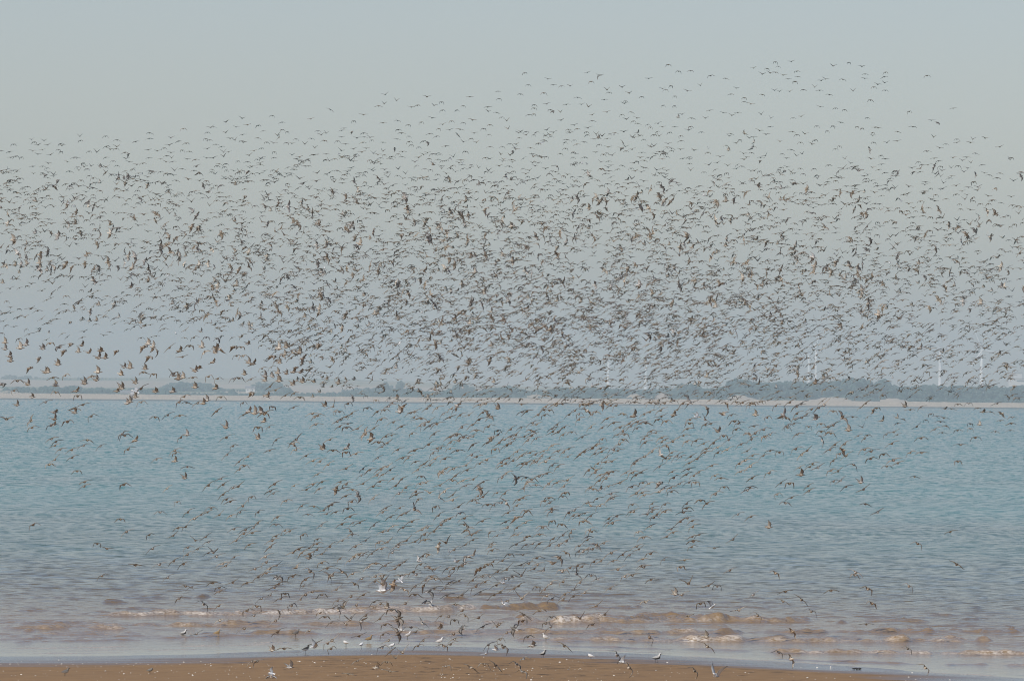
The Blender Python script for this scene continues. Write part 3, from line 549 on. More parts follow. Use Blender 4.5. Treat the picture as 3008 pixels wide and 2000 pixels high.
# hand-placed birds: tile origin, then x,y,pose read off the photograph (tile pixels = 3.136 x photo pixels)
TILES = [
((0, 1000), """45 80r 185 70r 235 40r 85 145r 95 190r 390 75r 355 165d 270 255d 585 100d 530 220r 415 295r 440 290r 600 320A 490 340n 720 105r 815 110r 750 45r 925 95r 905 160r 965 160r 1070 100d 900 290r 850 330c 885 365r 775 395r 510 415r 160 370n 255 405r 130 460A 20 400c 295 520r 515 475n 700 465r 715 510n 420 565a 155 595r 500 660r 765 590a 690 625n 685 665r 500 725r 285 740c 60 725c 295 800a 470 780A 490 775r 620 745A 840 695A 1115 440r 1075 465r 1245 520r 1195 565r 1170 580r 1300 440a 1245 390r 1140 245r 1195 250r 1110 310c 1335 260r 1320 290c 1415 310n 1430 470r 1590 470r 1795 430r 1300 565A 1595 320c 1640 355r 1685 340r 1605 300A 1775 340c 1830 250r 1795 280r 1920 330A 2005 350A 1985 440r 2160 350A 2200 345n 2250 310r 2310 355a 2315 480d 2235 575A 2290 655r 2240 685a 2345 670r 1695 515A 1650 565A 1720 570n 1820 575a 1870 580r 1905 550r 2035 520n 1995 650a 1430 705n 1545 685A 1655 690n 2080 800r 2085 890a 2145 970A 1665 890a 1720 870r 1125 860a 1150 870A 1245 920r 1180 1000a 515 930a 475 905A 505 965a 555 1000A 660 1005a 665 1075a 770 965a 805 915n 925 970A 505 1095a 455 1140n 710 1200n 1440 1090A 1610 1010a 1615 1035A 1610 1110r 2090 1050a 2285 1065a 2200 1115a 2250 1150n 2205 1185a 1725 1160n 1700 1265r 780 1300a 775 1340a 1140 1325A 1540 1360a 1920 1330a 2035 1270a 2055 1325a 2195 1340a 2145 1350a 2055 1415a 2085 1460a 2120 1480a 2315 1440A 1630 1485A 2235 1520a 1945 1540n 1320 60d 1365 30r 1410 60c 1370 150d 1450 100c 1560 65a 1655 95r 1745 50n 1860 60r 1880 110c 1990 70r 2020 80c 1960 200r 1980 110r 2150 60d 2220 60n 2280 30r 2240 140n 2290 205r 2330 215r 2180 140n 1680 150h 45 20r 545 60c 650 30d 460 25n"""),
((752, 1000), """155 610n 345 615a 630 600r 710 605c 40 655r 90 660a 75 675n 70 745r 20 800n 120 795a 15 900r 185 915a 520 670n 540 705a 565 690a 730 650A 770 655n 880 670a 830 700a 775 725a 750 745a 845 580A 1025 620n 1115 655a 1220 605a 1185 640A 1320 655r 1350 610c 1150 725a 1265 750a 1425 665a 1460 655a 1575 625a 1605 595a 1665 620a 1725 675a 1800 625a 1840 630a 1890 560c 1785 705a 1455 705A 1520 715n 1590 745a 1510 780a 1550 775a 1600 785a 1665 765a 1880 685a 1960 685a 2090 660A 2140 690c 2155 705a 2055 725a 2225 625r 1895 795a 1990 775a 2140 790a 2345 815a 550 770A 770 790a 935 810a 835 800n 845 765h 1085 805a 1010 850a 1005 860c 1340 790A 1435 855A 1640 860a 1815 870a 1785 885a 1850 865n 1910 885a 1950 890a 2000 880a 2030 825n 2225 830n 2230 865a 370 910a 345 945a 355 965c 680 910A 610 995r 835 990r 710 1010n 830 1030n 920 1040a 365 1005A 125 1010a 460 1060a 1060 905c 1130 935n 1195 880a 1250 870a 1210 940a 1160 975a 1305 1005a 1460 1010a 1590 955a 1790 935a 1870 920a 1785 995a 1700 990a 1670 990a 1855 1010n 1630 1035a 1995 960a 2130 940a 2165 895c 2165 915a 2240 940a 2290 910a 2310 960a 2345 880a 2345 945a 2200 1000n 2030 1070a 1985 1050a 1120 1080a 1350 1080a 1400 1080a 525 1105a 590 1110a 665 1140a 830 1175a 985 1180a 1045 1190a 970 1240a 1150 1180a 1210 1160a 1235 1190a 1165 1235a 1115 1235a 1470 1115A 1550 1135a 1600 1145a 1650 1085a 1740 1085a 1935 1145a 1945 1190a 2125 1095a 2060 1130a 2260 1120a 2300 1130a 2330 1080a 2265 1150a 1490 1190a 1750 1180A 1820 1180a 1710 1215c 1835 1245a 565 1230a 605 1300a 525 1320a 580 1365a 350 1335a 170 1320a 130 1385a 160 1405a 465 1370a 775 1300a 830 1320a 745 1345a 735 1375c 805 1355a 890 1370n 985 1315a 825 1430a 940 1430c 880 1480A 1080 1340A 1140 1295a 1260 1270a 1340 1275a 1285 1335a 1380 1350a 1525 1250n 1510 1315a 1565 1305a 1695 1330a 1810 1285n 1905 1290a 2000 1275a 2095 1300a 2045 1330a 1930 1335a 2060 1365c 2265 1255a 2300 1225a 1315 1405A 1470 1390a 1475 1415a 1600 1400v 1490 1465c 1735 1390a 1690 1445c 1810 1420a 1810 1465a 2220 1400a 2290 1405a 2045 1430a 2090 1435a 1990 1470a 2035 1490c 1080 1450a 275 1475a 420 1520a 535 1525n 670 1520a 700 1510a 625 1560a 845 1545n 1195 1540a 1325 1540a 1460 1550c 1650 1530A 1865 1530a 2135 1510n 2190 1510a 2260 1490a 2310 1500c 80 370r 100 510r 180 455a 270 505a 350 485A 405 525n 335 405r 425 380r 520 520r 585 475r 695 425r 865 430n 860 405n 530 380c 615 385A 655 345a 210 370r 200 300r 80 330r 145 145d 250 140c 325 160a 215 205r 400 110r 210 75r 275 60r 430 165c 500 145r 500 200r 600 150c 740 120d 500 260d 405 290r 365 250d 345 290r 785 65r 530 60r 1010 510n 890 530c 975 490n 1105 550n 1280 460N 1300 525c 1320 550n 1255 570a 1175 440c 1125 425a 1070 360c 1490 370a 1500 390c 1410 420n 1515 470c 1640 400v 1700 410r 1780 390v 1760 530A 1785 480n 1950 370A 2015 410c 2165 430a 2120 430a 2000 510a 2040 560a 2115 580a 2060 590a 1850 600c 1920 495a 2200 505a 2290 490A 2320 510a 2110 490h 1580 510w 1905 435w 705 175w 1225 310w"""),
((1504, 900), """95 970a 135 965a 310 920a 410 910a 240 995a 345 955n 300 1000A 295 950a 525 995a 580 955a 615 990A 615 1040a 690 960c 740 990a 770 970n 875 1030a 655 900c 735 890a 830 900c 910 910a 960 910a 1070 875n 1130 880n 1280 885A 1340 895a 1030 990c 1120 1010r 1215 990a 1270 970a 1370 955a 1375 1010a 1490 1000r 1520 950a 1630 885c 1800 940c 1940 990c 2020 1000a 1910 870a 2070 880n 2190 900a 2240 1000r 2350 1020A 190 1070a 85 1110a 415 1085a 370 1125a 480 1110a 225 1085a 180 1145c 205 1150a 180 1185a 35 1180a 115 1195a 20 1215a 145 1230a 220 1215a 375 1150a 425 1155a 550 1155n 470 1180a 645 1200A 725 1110a 830 1115a 935 1070A 995 1110a 1080 1075a 1155 1060a 1185 1075a 1235 1070n 1150 1120a 1095 1100a 1020 1145a 1345 1040n 1420 1055n 1280 1150c 1325 1160a 970 1180a 1035 1175n 1240 1190a 1215 1215a 1640 1040a 1635 1075n 1615 1125a 1705 1015c 1780 1040c 1780 1085a 1830 1080a 1895 1150r 2050 1055n 2085 1075a 2065 1130A 2230 1100h 1580 1185A 1610 1245A 1410 1225a 1380 1205a 1380 1245a 1480 1240a 1430 1285c 1225 1250A 1695 1235a 1950 1190n 1995 1225a 2190 1175c 2240 1165a 2330 1200c 2205 1220a 2320 1130a 1765 1260a 1855 1255a 1895 1295a 2110 1265a 370 1280a 830 1220A 775 1275a 740 1300a 990 1265a 1025 1225n 665 1335a 935 1315a 975 1325a 815 1305a 520 1310a 475 1340a 425 1330a 290 1330a 165 1345a 45 1335a 215 1360a 275 1370a 90 1370a 345 1390a 515 1380a 625 1360a 760 1355A 825 1335a 870 1385a 1290 1330a 1220 1380a 1370 1365c 1470 1345a 1415 1395a 1450 1395a 1520 1375a 1555 1385A 1645 1380a 1705 1400a 1790 1310a 1775 1340a 1895 1345a 1980 1315a 2165 1330a 2315 1370a 2215 1370a 2150 1415a 2090 1445a 10 1415a 200 1420a 225 1430a 95 1445a 130 1445a 310 1425a 370 1460a 425 1470a 790 1445a 860 1430a 920 1425a 1145 1420a 1125 1445a 1355 1475a 1630 1440a 1625 1495a 1840 1465A 2195 1470a 705 1505a 775 1505c 765 1525a 870 1530a 930 1520a 890 1535a 810 1550a 1050 1530a 1110 1530a 1190 1525a 1140 1550a 1475 1520a 1605 1545a 1675 1555a 1720 1525a 1870 1555a 2105 1520a 320 1535a 250 1560a 120 680w 1105 580w 1380 480w 1700 1015w"""),
((2256, 900), """70 915a 265 915a 305 895a 200 880a 90 855a 30 850a 265 985a 355 990a 400 945a 465 930a 500 870a 515 905a 170 1025c 140 1000c 180 1095A 180 1115n 240 1075a 310 1020a 250 1035a 440 1030c 600 965n 970 955c 900 890a 850 930a 1000 935n 1260 920r 1310 950h 1410 925A 1500 990n 1630 940r 1690 940h 1850 890n 1750 900n 1980 970r 2050 970n 1930 935n 2110 890a 685 1020c 375 1105n 490 1080n 550 1105a 600 1090a 740 1140r 780 1015h 870 1110V 915 1020a 1050 1050r 1190 1025r 1255 1040c 1195 1075h 1455 1045n 1560 1010h 1620 1025h 1590 1060h 1640 1100c 1535 1130a 1370 1105a 1745 1140n 1865 1080n 1865 1125n 1950 1090r 2095 1150h 2140 1050h 2150 985c 2250 1020n 2240 1075h 2230 1140h 20 1175a 270 1175A 490 1150n 550 1160a 580 1165n 500 1230c 830 1190a 915 1185n 890 1215a 1090 1175a 1160 1155a 1190 1180a 1140 1260a 1605 1160n 1410 1210n 1910 1205n 1775 1270h 255 1310a 360 1325a 105 1340n 20 1325n 310 1365a 615 1270a 705 1265a 570 1315a 690 1320c 660 1355A 720 1370a 600 1420a 890 1315a 950 1330A 1065 1360n 1310 1345A 1415 1345h 1750 1425n 290 1480a 410 1445a 385 1475a 460 1480a 300 1550r 580 1510a 645 1515a 790 1455c 945 1400A 1155 1415a 1095 1470n 1195 1440a 10 1530a 1940 1090w 2210 830D 140 130w"""),
((0, 1500), """305 125A 1110 75n 1165 190A 1375 220A 1475 10n 1730 10a 1910 10a 2020 35a 2210 10a 2125 45A 1790 70a 1850 35a 1710 145a 1640 155a 2155 165a 1595 225a 1895 235a 2245 205a 2325 200a 2260 170a 2335 150a 895 300n 985 345h 1405 345a 1800 270c 1920 285a 2175 270a 1730 335a 1820 350a 2295 310a 1725 400a 1920 385A 1965 380V 1995 415a 2155 425a 1470 490a 1250 495h 1600 460a 1690 485A 2050 485a 2080 505a 2350 530a 940 595a 1545 610a 1960 660n 2145 655a 2275 660A 2020 740a 2020 705A 1710 690n 1765 700a 1650 805A 1880 855l 2015 870a 2275 915A 2340 960a 2025 1005a 2250 1080A 1810 1130a 2320 1385a"""),
((752, 1500), """195 55a 20 10a 15 110a 480 30n 650 25a 735 10a 865 50a 1165 10a 1240 55a 1340 35a 1380 20a 1680 40a 1920 65a 1880 20c 1785 70a 1745 85a 2085 90a 2300 100a 2320 15a 2315 150a 185 125n 600 130a 790 120a 890 110a 955 105a 1085 130a 1260 140a 1435 95a 1355 150a 1705 125a 1530 170a 1580 150a 1640 185a 1920 125n 1950 150c 1940 175c 1550 215A 1985 215a 2025 200a 2150 200c 2220 225a 265 180a 310 185a 185 230a 150 270a 430 220A 870 185c 885 215n 1165 190a 1215 180a 130 330a 565 260A 560 300a 795 270a 1010 270a 915 325a 680 325a 1130 290A 1155 345h 1210 285a 1310 305a 1310 325a 1385 270a 1465 280a 1555 265n 1750 290V 1680 330c 1930 310a 2000 265a 2170 300a 2175 360a 2165 325a 340 380a 395 350a 490 340a 560 355a 420 385a 490 395a 605 395a 85 420a 485 435r 1255 380a 1065 390a 980 405a 905 420c 950 400a 1535 415a 1590 400c 1780 375w 1825 355a 1940 420c 2000 405c 2335 400n 605 475A 95 470a 190 500a 370 520c 775 440a 860 455a 1365 465a 1500 460w 1515 490a 1320 495a 1105 480n 1190 500a 1035 515a 1280 530a 1600 520c 1645 535a 1850 465w 1900 500a 1925 480a 2135 490n 2105 515a 2185 465a 2270 455a 2050 540c 2225 555a 2310 535a 125 530a 95 570a 20 605a 500 555l 655 525a 795 560l 200 615c 340 600a 455 630a 890 575a 680 600c 700 590a 975 620a 1100 600a 1160 595c 1345 600c 1450 560a 1475 585a 1780 595a 1760 530a 1820 530a 1620 600n 1560 635a 1610 620a 1655 625n 1095 645a 1170 670V 1265 680c 1330 640w 910 670l 170 700a 210 670a 435 690A 740 720a 520 745a 605 770n 455 770a 410 810a 130 770a 50 805a 225 805a 270 760n 1370 725l 1465 690a 1540 690c 1590 740c 1645 710a 1870 640a 1995 635a 2085 600a 2155 600n 2110 650a 2025 690a 2280 660w 2300 620a 2215 680a 2250 745a 1780 665a 1740 710a 1760 775a 1860 790a 1465 770n 1900 770a 2065 745a 2195 770a 875 785a 990 770a 750 825a 1375 850a 1555 840c 1090 835a 1145 850a 1095 880a 1200 890r 925 865a 2315 830A 2280 850w 1610 870w 1900 915a 1840 860n 325 870A 10 875n 710 890a 760 910c 800 885c 590 935A 215 930c 1250 910n 635 975n 180 1010A 690 1025A 965 1020c 1010 960a 1140 990a 830 1040V 865 1000V 1320 985c 1700 965A 1775 970a 1930 965l 1830 1005n 2050 980a 1300 1010c 1190 1045A 1690 1075r 1430 1070c 1530 1030c 2090 1065a 2220 1060V 2240 1040a 490 1100A 200 1110A 1310 1130c 1470 1110a 1170 1135A 950 1150a 1900 1080c 1820 1130a 1880 1110a 2310 1120A 2250 1180A 2280 1250l 2140 1230a 545 1220a 660 1215A 700 1190a 1220 1190a 1540 1190a 1830 1180a 145 1280r 260 1265h 690 1265A 1160 1255A 1490 1240a 1730 1240l 1790 1225a 1350 1300V 1235 1295a 1285 1350V 1205 1390n 935 1380a 10 1385a 310 1440r 1105 1445r 855 1500h 1235 1475h 1750 1430n 1980 1440l 2105 1410n 2210 1420l 145 1495W 535 1250W 2120 1310W 2205 1275W 1340 1095w"""),
((1504, 1500), """40 60c 45 155a 130 5a 125 105a 365 5a 520 15a 565 40a 615 40a 670 20a 725 45a 365 95n 460 125n 655 95n 685 90l 890 70a 965 45a 885 105a 925 110a 1090 5a 1120 5a 1245 25a 1335 30a 1305 60A 1290 5a 1410 5a 1580 10h 1615 65a 1550 95a 1660 90a 2080 30a 2200 50a 280 145c 285 155a 715 175a 735 190A 540 200c 470 220a 255 215n 1275 140a 1160 195A 1665 145a 1465 165a 1485 195a 1425 235a 1210 245A 1660 235a 1725 215a 2035 260a 15 220a 50 220a 140 235c 115 265a 380 255a 500 275a 690 240a 695 265A 1670 275h 40 305a 130 310a 190 300a 250 300a 345 315a 430 315A 620 320a 780 315c 845 295a 740 350a 615 370a 655 370a 695 350a 1150 325a 1170 350a 1655 330a 1865 340h 915 385a 1020 400a 1080 405a 1275 390a 100 400h 500 385l 435 430c 230 430A 375 480c 820 460a 755 465a 930 460A 1205 440n 1400 445a 1590 450h 85 495a 155 480a 235 490a 205 530a 605 500a 535 520a 645 510a 975 535a 1190 505A 1215 515a 1555 515n 2005 545a 10 600c 85 590V 290 545c 465 550n 595 580c 730 590n 790 625a 1040 600A 1110 590a 1280 630a 470 650a 625 655a 360 665a 20 710a 60 690a 230 700n 300 720a 570 720a 905 710a 1625 665V 1810 685a 1890 690n 1500 765r 1565 770a 2220 770a 90 800V 320 780A 370 810a 565 785a 670 750a 485 765a 470 810a 1230 835n 1735 850n 1845 880w 775 870a 255 915n 110 955l 365 975n 625 985V 855 950a 2090 910a 2265 960l 1620 965h 95 1010n 20 1085c 310 1035n 355 1065a 740 1045a 145 1155A 1785 1160r 1270 1160D 185 1240r 485 1240l 970 1325D 1800 1245l 45 1410l 105 1360A 100 1480l 1080 1440D 1685 1470D 1020 1390w"""),
((2256, 1500), """1010 10a 1680 190A 1380 300l 1740 490l 70 570l 810 565l 800 590n 920 715l 1300 690l 580 730h 160 740h 310 815l 140 830l 960 850l 400 920l 5 150r 225 1110D 1290 1265l 100 1300l 215 1360D 1450 1440D 905 1040h"""),
((2256, 100), """70 260n 95 300n 215 255v 600 295v 745 265n 865 300v 265 345n 20 360v 70 355n 140 380v 185 415h 275 395h 250 440n 690 420n 895 370n 890 410h 1080 355n 1070 395n 1075 450v 1010 465v 975 490n 1465 385n 490 430v 530 415v 430 490v 475 520h 60 520v 105 530v 200 530v 325 515n 565 560h 785 525v 1080 520n 945 610n 480 670h 620 685n 705 700n 1300 715n 1705 685h 25 775v 230 775n 305 760v 915 775n 670 815h 450 850n 1505 795h 1560 820c 20 855h 600 850n 545 895n 820 855n 865 870n 985 860h 1015 865h 965 910n 965 935v 1195 900n 1335 855h 225 900h 265 930n 340 920v 110 990v 300 1000n 430 980n 405 1015v 1525 950v 975 1000n 1095 1000v 1190 985h 1740 970n 1740 1000h 1885 970v 1865 1000h 2000 960v 2135 1040v 1640 1015n 1580 1050v 1465 1080h 215 1065n 620 1060n 660 1035n 940 1065c 130 1105n 170 1145v 260 1120v 315 1105v 710 1150v 760 1190v 950 1150v 1040 1120n 1080 1150h 1045 1200h 1530 1145h 1570 1170n 1705 1140v 1830 1135h 1790 1165v 1870 1185v 1915 1100n 2240 1140n 2230 1155v 1385 1180n 1415 1205n 1970 1205n 355 1430B 10 1500B 145 1510B"""),
((1504, 100), """115 360n 150 470n 80 555n 330 415v 380 470h 455 480n 535 480v 295 545n 695 355h 795 390c 810 380v 730 440n 605 585n 320 645v 205 655n 205 685n 500 650h 640 650v 705 670v 850 605h 875 515v 895 540n 1015 490v 1080 545v 1195 580n 1045 620n 1035 640c 1260 410h 1440 285n 1535 345n 1645 340n 1830 385n 1735 475v 1970 410n 1465 480n 1385 505v 1415 515n 1615 525v 1500 575n 1390 660n 1495 665n 2065 500v 2015 555h 2225 315v 2350 320n 2305 370v 2305 560n 2140 590n 2140 625h 2200 645v 355 700n 370 715c 445 720v 155 745h 200 740n 740 745v 875 720v 1100 720h 1010 745n 1055 785v 1150 775v 1565 740v 1530 770r 1655 775h 1780 775v 1820 705h 1945 725h 2080 725h 2025 750v 2295 740v 450 795v 575 840v 740 800n 520 880n 600 875n 535 910h 700 865v 320 885v 1115 805n 1160 825h 1250 835n 1345 825v 1385 855h 1275 860n 1500 855h 1625 885v 1645 855n 1745 905n 2280 890v 2340 925v 1030 900v 950 910n 830 940v 685 905n 60 910v 130 930v 200 930n 1355 940v 1180 935n 2000 940v 885 1460B 555 1530B 600 1510B 1380 1410B 1355 1490B 1145 1495B 840 1530B 1815 1450B 2150 1470B 2040 1520B 1970 1540B 1880 1545B 1460 1545B 2300 1555B 1400 1540B"""),
((752, 200), """150 440n 240 500h 505 470v 685 385l 1190 245v 1130 350n 1180 330v 1295 300v 1575 265v 1430 360h 1485 345n 990 430h 900 490n 1170 505h 1305 485n 1405 525n 1640 345v 1710 315n 1715 390n 1850 390n 1910 350n 1970 265h 1620 460v 1520 500n 1800 490n 1910 505n 1720 520v 1995 480v 2230 215n 2240 285n 2135 360h 2140 400v 2215 410h 2260 455n 2310 485v 2320 560v 2155 525n 2095 560n 2145 615n 1785 570v 1685 560n 1880 565h 2010 600v 1860 615c 1660 630n 1600 605n 20 530n 65 580n 240 570n 290 590n 200 620v 210 640c 570 580n 600 615v 645 600v 510 650n 370 655n 450 700v 330 695v 160 690v 100 685n 20 645h 280 690n 810 555h 790 575h 880 590c 790 635h 990 600n 930 645v 1000 635n 1050 640v 1065 665n 985 685h 750 675n 825 700h 630 670n 1310 570n 1340 600h 1410 630n 1300 655h 1410 680n 1430 710n 1500 730n 1580 690c 1540 675n 1170 685h 900 745v 1015 740v 975 775v 1080 785v 1170 765v 1275 745c 1350 770h 1580 780v 540 735v 50 740n 170 775n 1695 795n 1910 680v 2030 685v 1980 650n 1745 720h 2155 725h 2270 725n 2340 700c 785 760c 330 800v 400 820v 530 800h 1930 770n 2225 1210B 1880 1240B 1935 1220B 1390 1290B 1380 1390B 1790 1320B 2110 1300B 2140 1350B 1900 1370B 1560 1420B 1080 1510B 405 1450B 1570 1530B"""),
((0, 300), """125 390n 290 345v 315 370n 350 395v 405 355v 440 395v 560 385n 570 400v 735 315v 740 355n 970 315n 1080 350h 1250 365h 1380 285n 1375 335n 1575 330v 1690 245n 1940 235v 1965 230n 1910 280n 2080 185v 2175 230v 2230 150v 2280 210h 2080 280v 2235 300h 10 450n 85 460h 100 510h 145 500n 195 510n 300 450v 350 480v 390 440h 465 485v 560 460n 540 440n 820 455n 890 460v 980 410n 1075 410v 1070 430n 1015 435v 1150 465n 1180 480c 1160 520v 1365 440h 1450 450v 1510 425n 1560 395v 1645 360n 1715 380n 1680 445n 1745 455n 1575 465h 1895 340n 1930 350n 1910 430v 1990 390n 2040 410h 2120 335v 2165 350v 2240 370c 2230 360n 2060 460v 2105 460h 2340 450v 2295 490v 2060 500v 1370 515h 1535 495n 1580 515v 1480 525h 1530 550v 1590 550h 1725 525h 1800 530n 1905 515h 1965 515v 620 550v 680 515n 710 510h 445 565v 975 510n 1040 545n 1190 550h 765 565n 775 595v 840 590v 715 600n 925 600v 975 600n 1080 585n 1260 575h 1315 565n 2190 545n 2280 550h 2020 570h 2080 570n 430 610n 125 1260B 75 1330B 230 1350B 160 1390B 240 1430B 330 1420B 370 1400B 440 1380B 365 1480B 190 1500B 250 1490B 455 1480B 470 1540B 505 1530B 360 1540B 600 1500B 660 1520B 800 1400B 780 1490B 1145 1370B 1180 1420B 1240 1420B 1150 1480B 1215 1530B 1530 1450B 1580 1500B 1690 1500B 1785 1340B 1710 1220B 1480 1270B 1835 1500B 1915 1490B 1800 1540B 1950 1360B 2285 1390B 2230 1300B 2200 1540B 2305 1470B 905 1530B"""),
]
DX = [0, 376, 752, 1128, 1504, 1880, 2256, 2632, 3008]
DY = [380, 450, 500, 600, 700, 800, 900, 1000, 1050, 1100, 1150, 1190]
DEN = np.array([[9, 9, 10, 9, 8, 6, 5, 3, 1], [13, 13, 13, 13, 12, 9, 7, 5, 3], [15, 15, 16, 17, 14, 12, 9, 8, 6], [18, 18, 20, 24, 24, 20, 16, 12, 8], [18, 20, 26, 29, 29, 27, 22, 18, 12], [13, 18, 27, 32, 33, 31, 26, 21, 15],
 [8, 12, 26, 33, 35, 35, 29, 24, 18], [5, 7, 20, 30, 34, 34, 27, 23, 18], [0, 2, 10, 22, 30, 30, 24, 21, 16], [0, 0, 4, 14, 25, 26, 23, 18, 13], [0, 0, 1, 6, 16, 20, 18, 14, 10], [0, 0, 0, 3, 8, 12, 11, 8, 6]], float)
birds = []                                            # px, py, pose, source ('s' = read off, 'f' = filled in the dense part)
for (ox, oy), txt in TILES:
    tk = txt.split()
    for i in range(0, len(tk), 2):
        p = tk[i + 1]; birds.append([ox + int(tk[i]) / 3.136, oy + int(p[:-1]) / 3.136, p[-1], 's'])
for (ox, oy), txt in [((1504, 1380), "20 45c 35 38a 72 40n 105 48c 78 68c 128 78n 60 95a 193 72a 237 66a 292 52a 273 84a 460 54a 495 42a 508 85A 568 67a 413 90a 428 100n 465 100c 521 124a 532 147a 515 150a 630 88a 688 65A 720 71a 775 70c 851 40a 882 72a 932 64a 965 66n 797 96a 775 114a 835 93a 840 112A 655 122a 686 118a 697 131A 448 150a 393 173a 279 120n 267 139n 195 146n 173 162A 197 172a 38 154a 57 146a 25 186a 75 215n 207 203a 207 216a 297 222a 328 211a 462 186A 415 188c 382 229A 352 238a 414 240a 634 181A 622 217a 640 217a 738 177a 737 200a 737 214a 710 228a 805 180a 806 216a 920 176a 920 200A 993 159n 1027 175a 1101 41h 1070 27A 1264 42a 1118 89n 1071 125a 1240 105a 1253 90n 1190 232n"),
 ((2256, 1380), "67 68a 113 70n 211 84a 215 110a 345 58A 382 56a 411 86A 487 65r 503 100a 48 127A 124 144a 93 172n 514 178n 577 220r 773 34h")]:
    tk = txt.split()
    for i in range(0, len(tk), 2):
        p = tk[i + 1]; yq = oy + int(p[:-1]) / 1.793
        if 1398 < yq < 1501: birds.append([ox + int(tk[i]) / 1.793, yq, p[-1], 's'])
def y_from(x): return 488 if x < 752 else 452 if x < 1504 else 386 if x < 2256 else 484
def y_to(x): return 1000 if x < 752 else 1180 if x < 1504 else 1188 if x < 2256 else 1172
cellA = 40.0
for gx_ in np.arange(-200, 3208, cellA):
    for gy_ in np.arange(380, 1200, cellA):
        xx = min(max(gx_ + cellA / 2, 0), 3008); yy = gy_ + cellA / 2
        row = [np.interp(xx, DX, DEN[j]) for j in range(len(DY))]; dn = np.interp(yy, DY, row) * cellA * cellA / 1e4
        dn *= (1.95 + 1.3 * math.exp(-((yy - 980) / 150) ** 2 - ((xx - 1850) / 750) ** 2)) * random.uniform(.5, 1.5)
        for _ in range(rng.poisson(dn)):
            x = gx_ + random.random() * cellA; y = gy_ + random.random() * cellA
            if y < y_from(x) or y > y_to(x): continue
            q = random.random(); low = np.clip((y - 700) / 400, 0, 1); midb = math.exp(-((y - (760 - .02 * x)) / 170) ** 2)
            if q < .085 * midb * (y > 520 + .08 * abs(x - 1700)): p = 'B'
            elif q < .085 * midb + .05: p = 'c'
            elif q < .2 + .05 * low and random.random() < .16: p = 'w'
            else:
                p = random.choices('nvhaArd', [3.2 * (1 - .75 * low), 2.6 * (1 - .75 * low), 1.6 * (1 - .5 * low), .3 + 3.0 * low, .3 + 1.5 * low, .15 + .8 * low * (x < 1400), .2])[0]
            birds.append([x, y, p, 'f'])

def rot(yaw, pitch, roll):
    return (Matrix.Rotation(yaw, 3, 'Z') @ Matrix.Rotation(pitch, 3, 'X') @ Matrix.Rotation(roll, 3, 'Y'))
D = math.radians; U = random.uniform
items = []
for x, y, p, src in birds:
    low = np.clip((y - 480) / 700, 0, 1)
    # distance: the thin upper part of the flock is farther away, the birds over the water and sand are near
    if y > 1180: d = U(205, 250) if y < 1650 else U(195, 215)
    elif src == 's' and y > 990 and x < 900: d = U(215, 260)
    elif y < 520: d = U(400, 480)
    else: d = U(340, 480) - 90 * low * random.random()
    if p in 'B': d = U(275, 360)
    if p == 'c' and y < 1180: d = min(d, U(300, 380)) if y > 480 else U(400, 470)
    if y < 520 and p == 'B': d = U(310, 370)
    if src == 's' and x > 2500 and 1150 < y < 1280: d = U(260, 360)
    if y > 1650:
        dmax = (CAM[2] - .55) / max(1e-6, -ray(x, y)[2]); d = min(d, dmax * U(.93, .99))
    pal = random.choices(('brown', 'grey', 'rufous', 'tan'), (.45, .22, .09, .24) if y > 560 else (.3, .62, .03, .05))[0]
    toward = random.random() < (.25 if p in 'aAlD' else .5); sc = U(.86, 1.08)
    roll = pitch = 0.0; yaw = U(-D(25), D(25)); w = 'h'
    if p == 'a': w = random.choice('aahbgm'); roll = D(U(18, 42)); yaw = U(-D(15), D(10)); pitch = D(U(-6, 10))
    elif p == 'A': w = random.choice('nnbagN'); roll = D(U(14, 34)); yaw = U(-D(15), D(10)); pitch = D(U(-5, 12))
    elif p == 'n': w = random.choice('nnNbg'); roll = D(U(-10, 14)); pitch = D(U(-8, 12))
    elif p == 'N': w = 'N'
    elif p in 'v': w = random.choice('vVkk'); roll = D(U(-16, 16)); pitch = D(U(-8, 12))
    elif p == 'V': w = 'V'; roll = D(U(-5, 20)); sc *= 1.1
    elif p == 'h': w = random.choice('hamg'); roll = D(U(-10, 14)); pitch = D(U(-5, 8))
    elif p == 'r': w = random.choice('VVvuk'); roll = D(U(5, 38)); yaw = -D(U(45, 85)); toward = False
    elif p == 'd': w = random.choice('dn'); roll = D(U(0, 30)); yaw = -D(U(35, 75)); toward = False
    elif p == 'l': w = random.choice('nna'); roll = -D(U(22, 42)); sc *= 1.08
    elif p == 'D': w = 'n'; roll = -D(U(38, 58)); sc *= 1.18; pitch = D(U(-8, 5))
    elif p == 'c': w = random.choice('anvdbqk'); roll = D(U(-75, 75)); yaw = D(U(-90, 60)); pitch = D(U(-20, 30))
    elif p == 'B': w = random.choice('anvdVhbkq'); roll = D(U(35, 95)) * random.choice((-1, 1, 1)); yaw = D(U(-100, 40)); pitch = D(U(-25, 45)); pal = random.choice(('tan', 'tan', 'brown', 'grey')); sc *= 1.1
    elif p in 'wW': w = random.choice('vVu'); roll = D(U(-60, 60)); pal = 'white'; sc *= .95 if y > 1640 else .62; yaw = D(U(-90, 90)); pitch = D(U(0, 40))
    if toward and p not in 'cB': yaw += math.pi; roll = -roll; pitch = -pitch * 0 + D(U(-8, 4))
    R_ = rot(yaw, pitch, -roll)
    pos = at(x, y, d)
    semi = .25 * sc; ext = np.array(R_ @ Vector((1, 0, 0))); fw = np.array(R_ @ Vector((0, 1, 0)))
    size = (abs(ext[0]) + abs(ext[2]) + .7 * (abs(fw[0]) + abs(fw[2]))) * sc / d
    items.append(dict(x=x, y=y, p=p, pal=pal, w=w, R=R_, pos=pos, sc=sc, size=size, toward=toward, d=d, src=src))
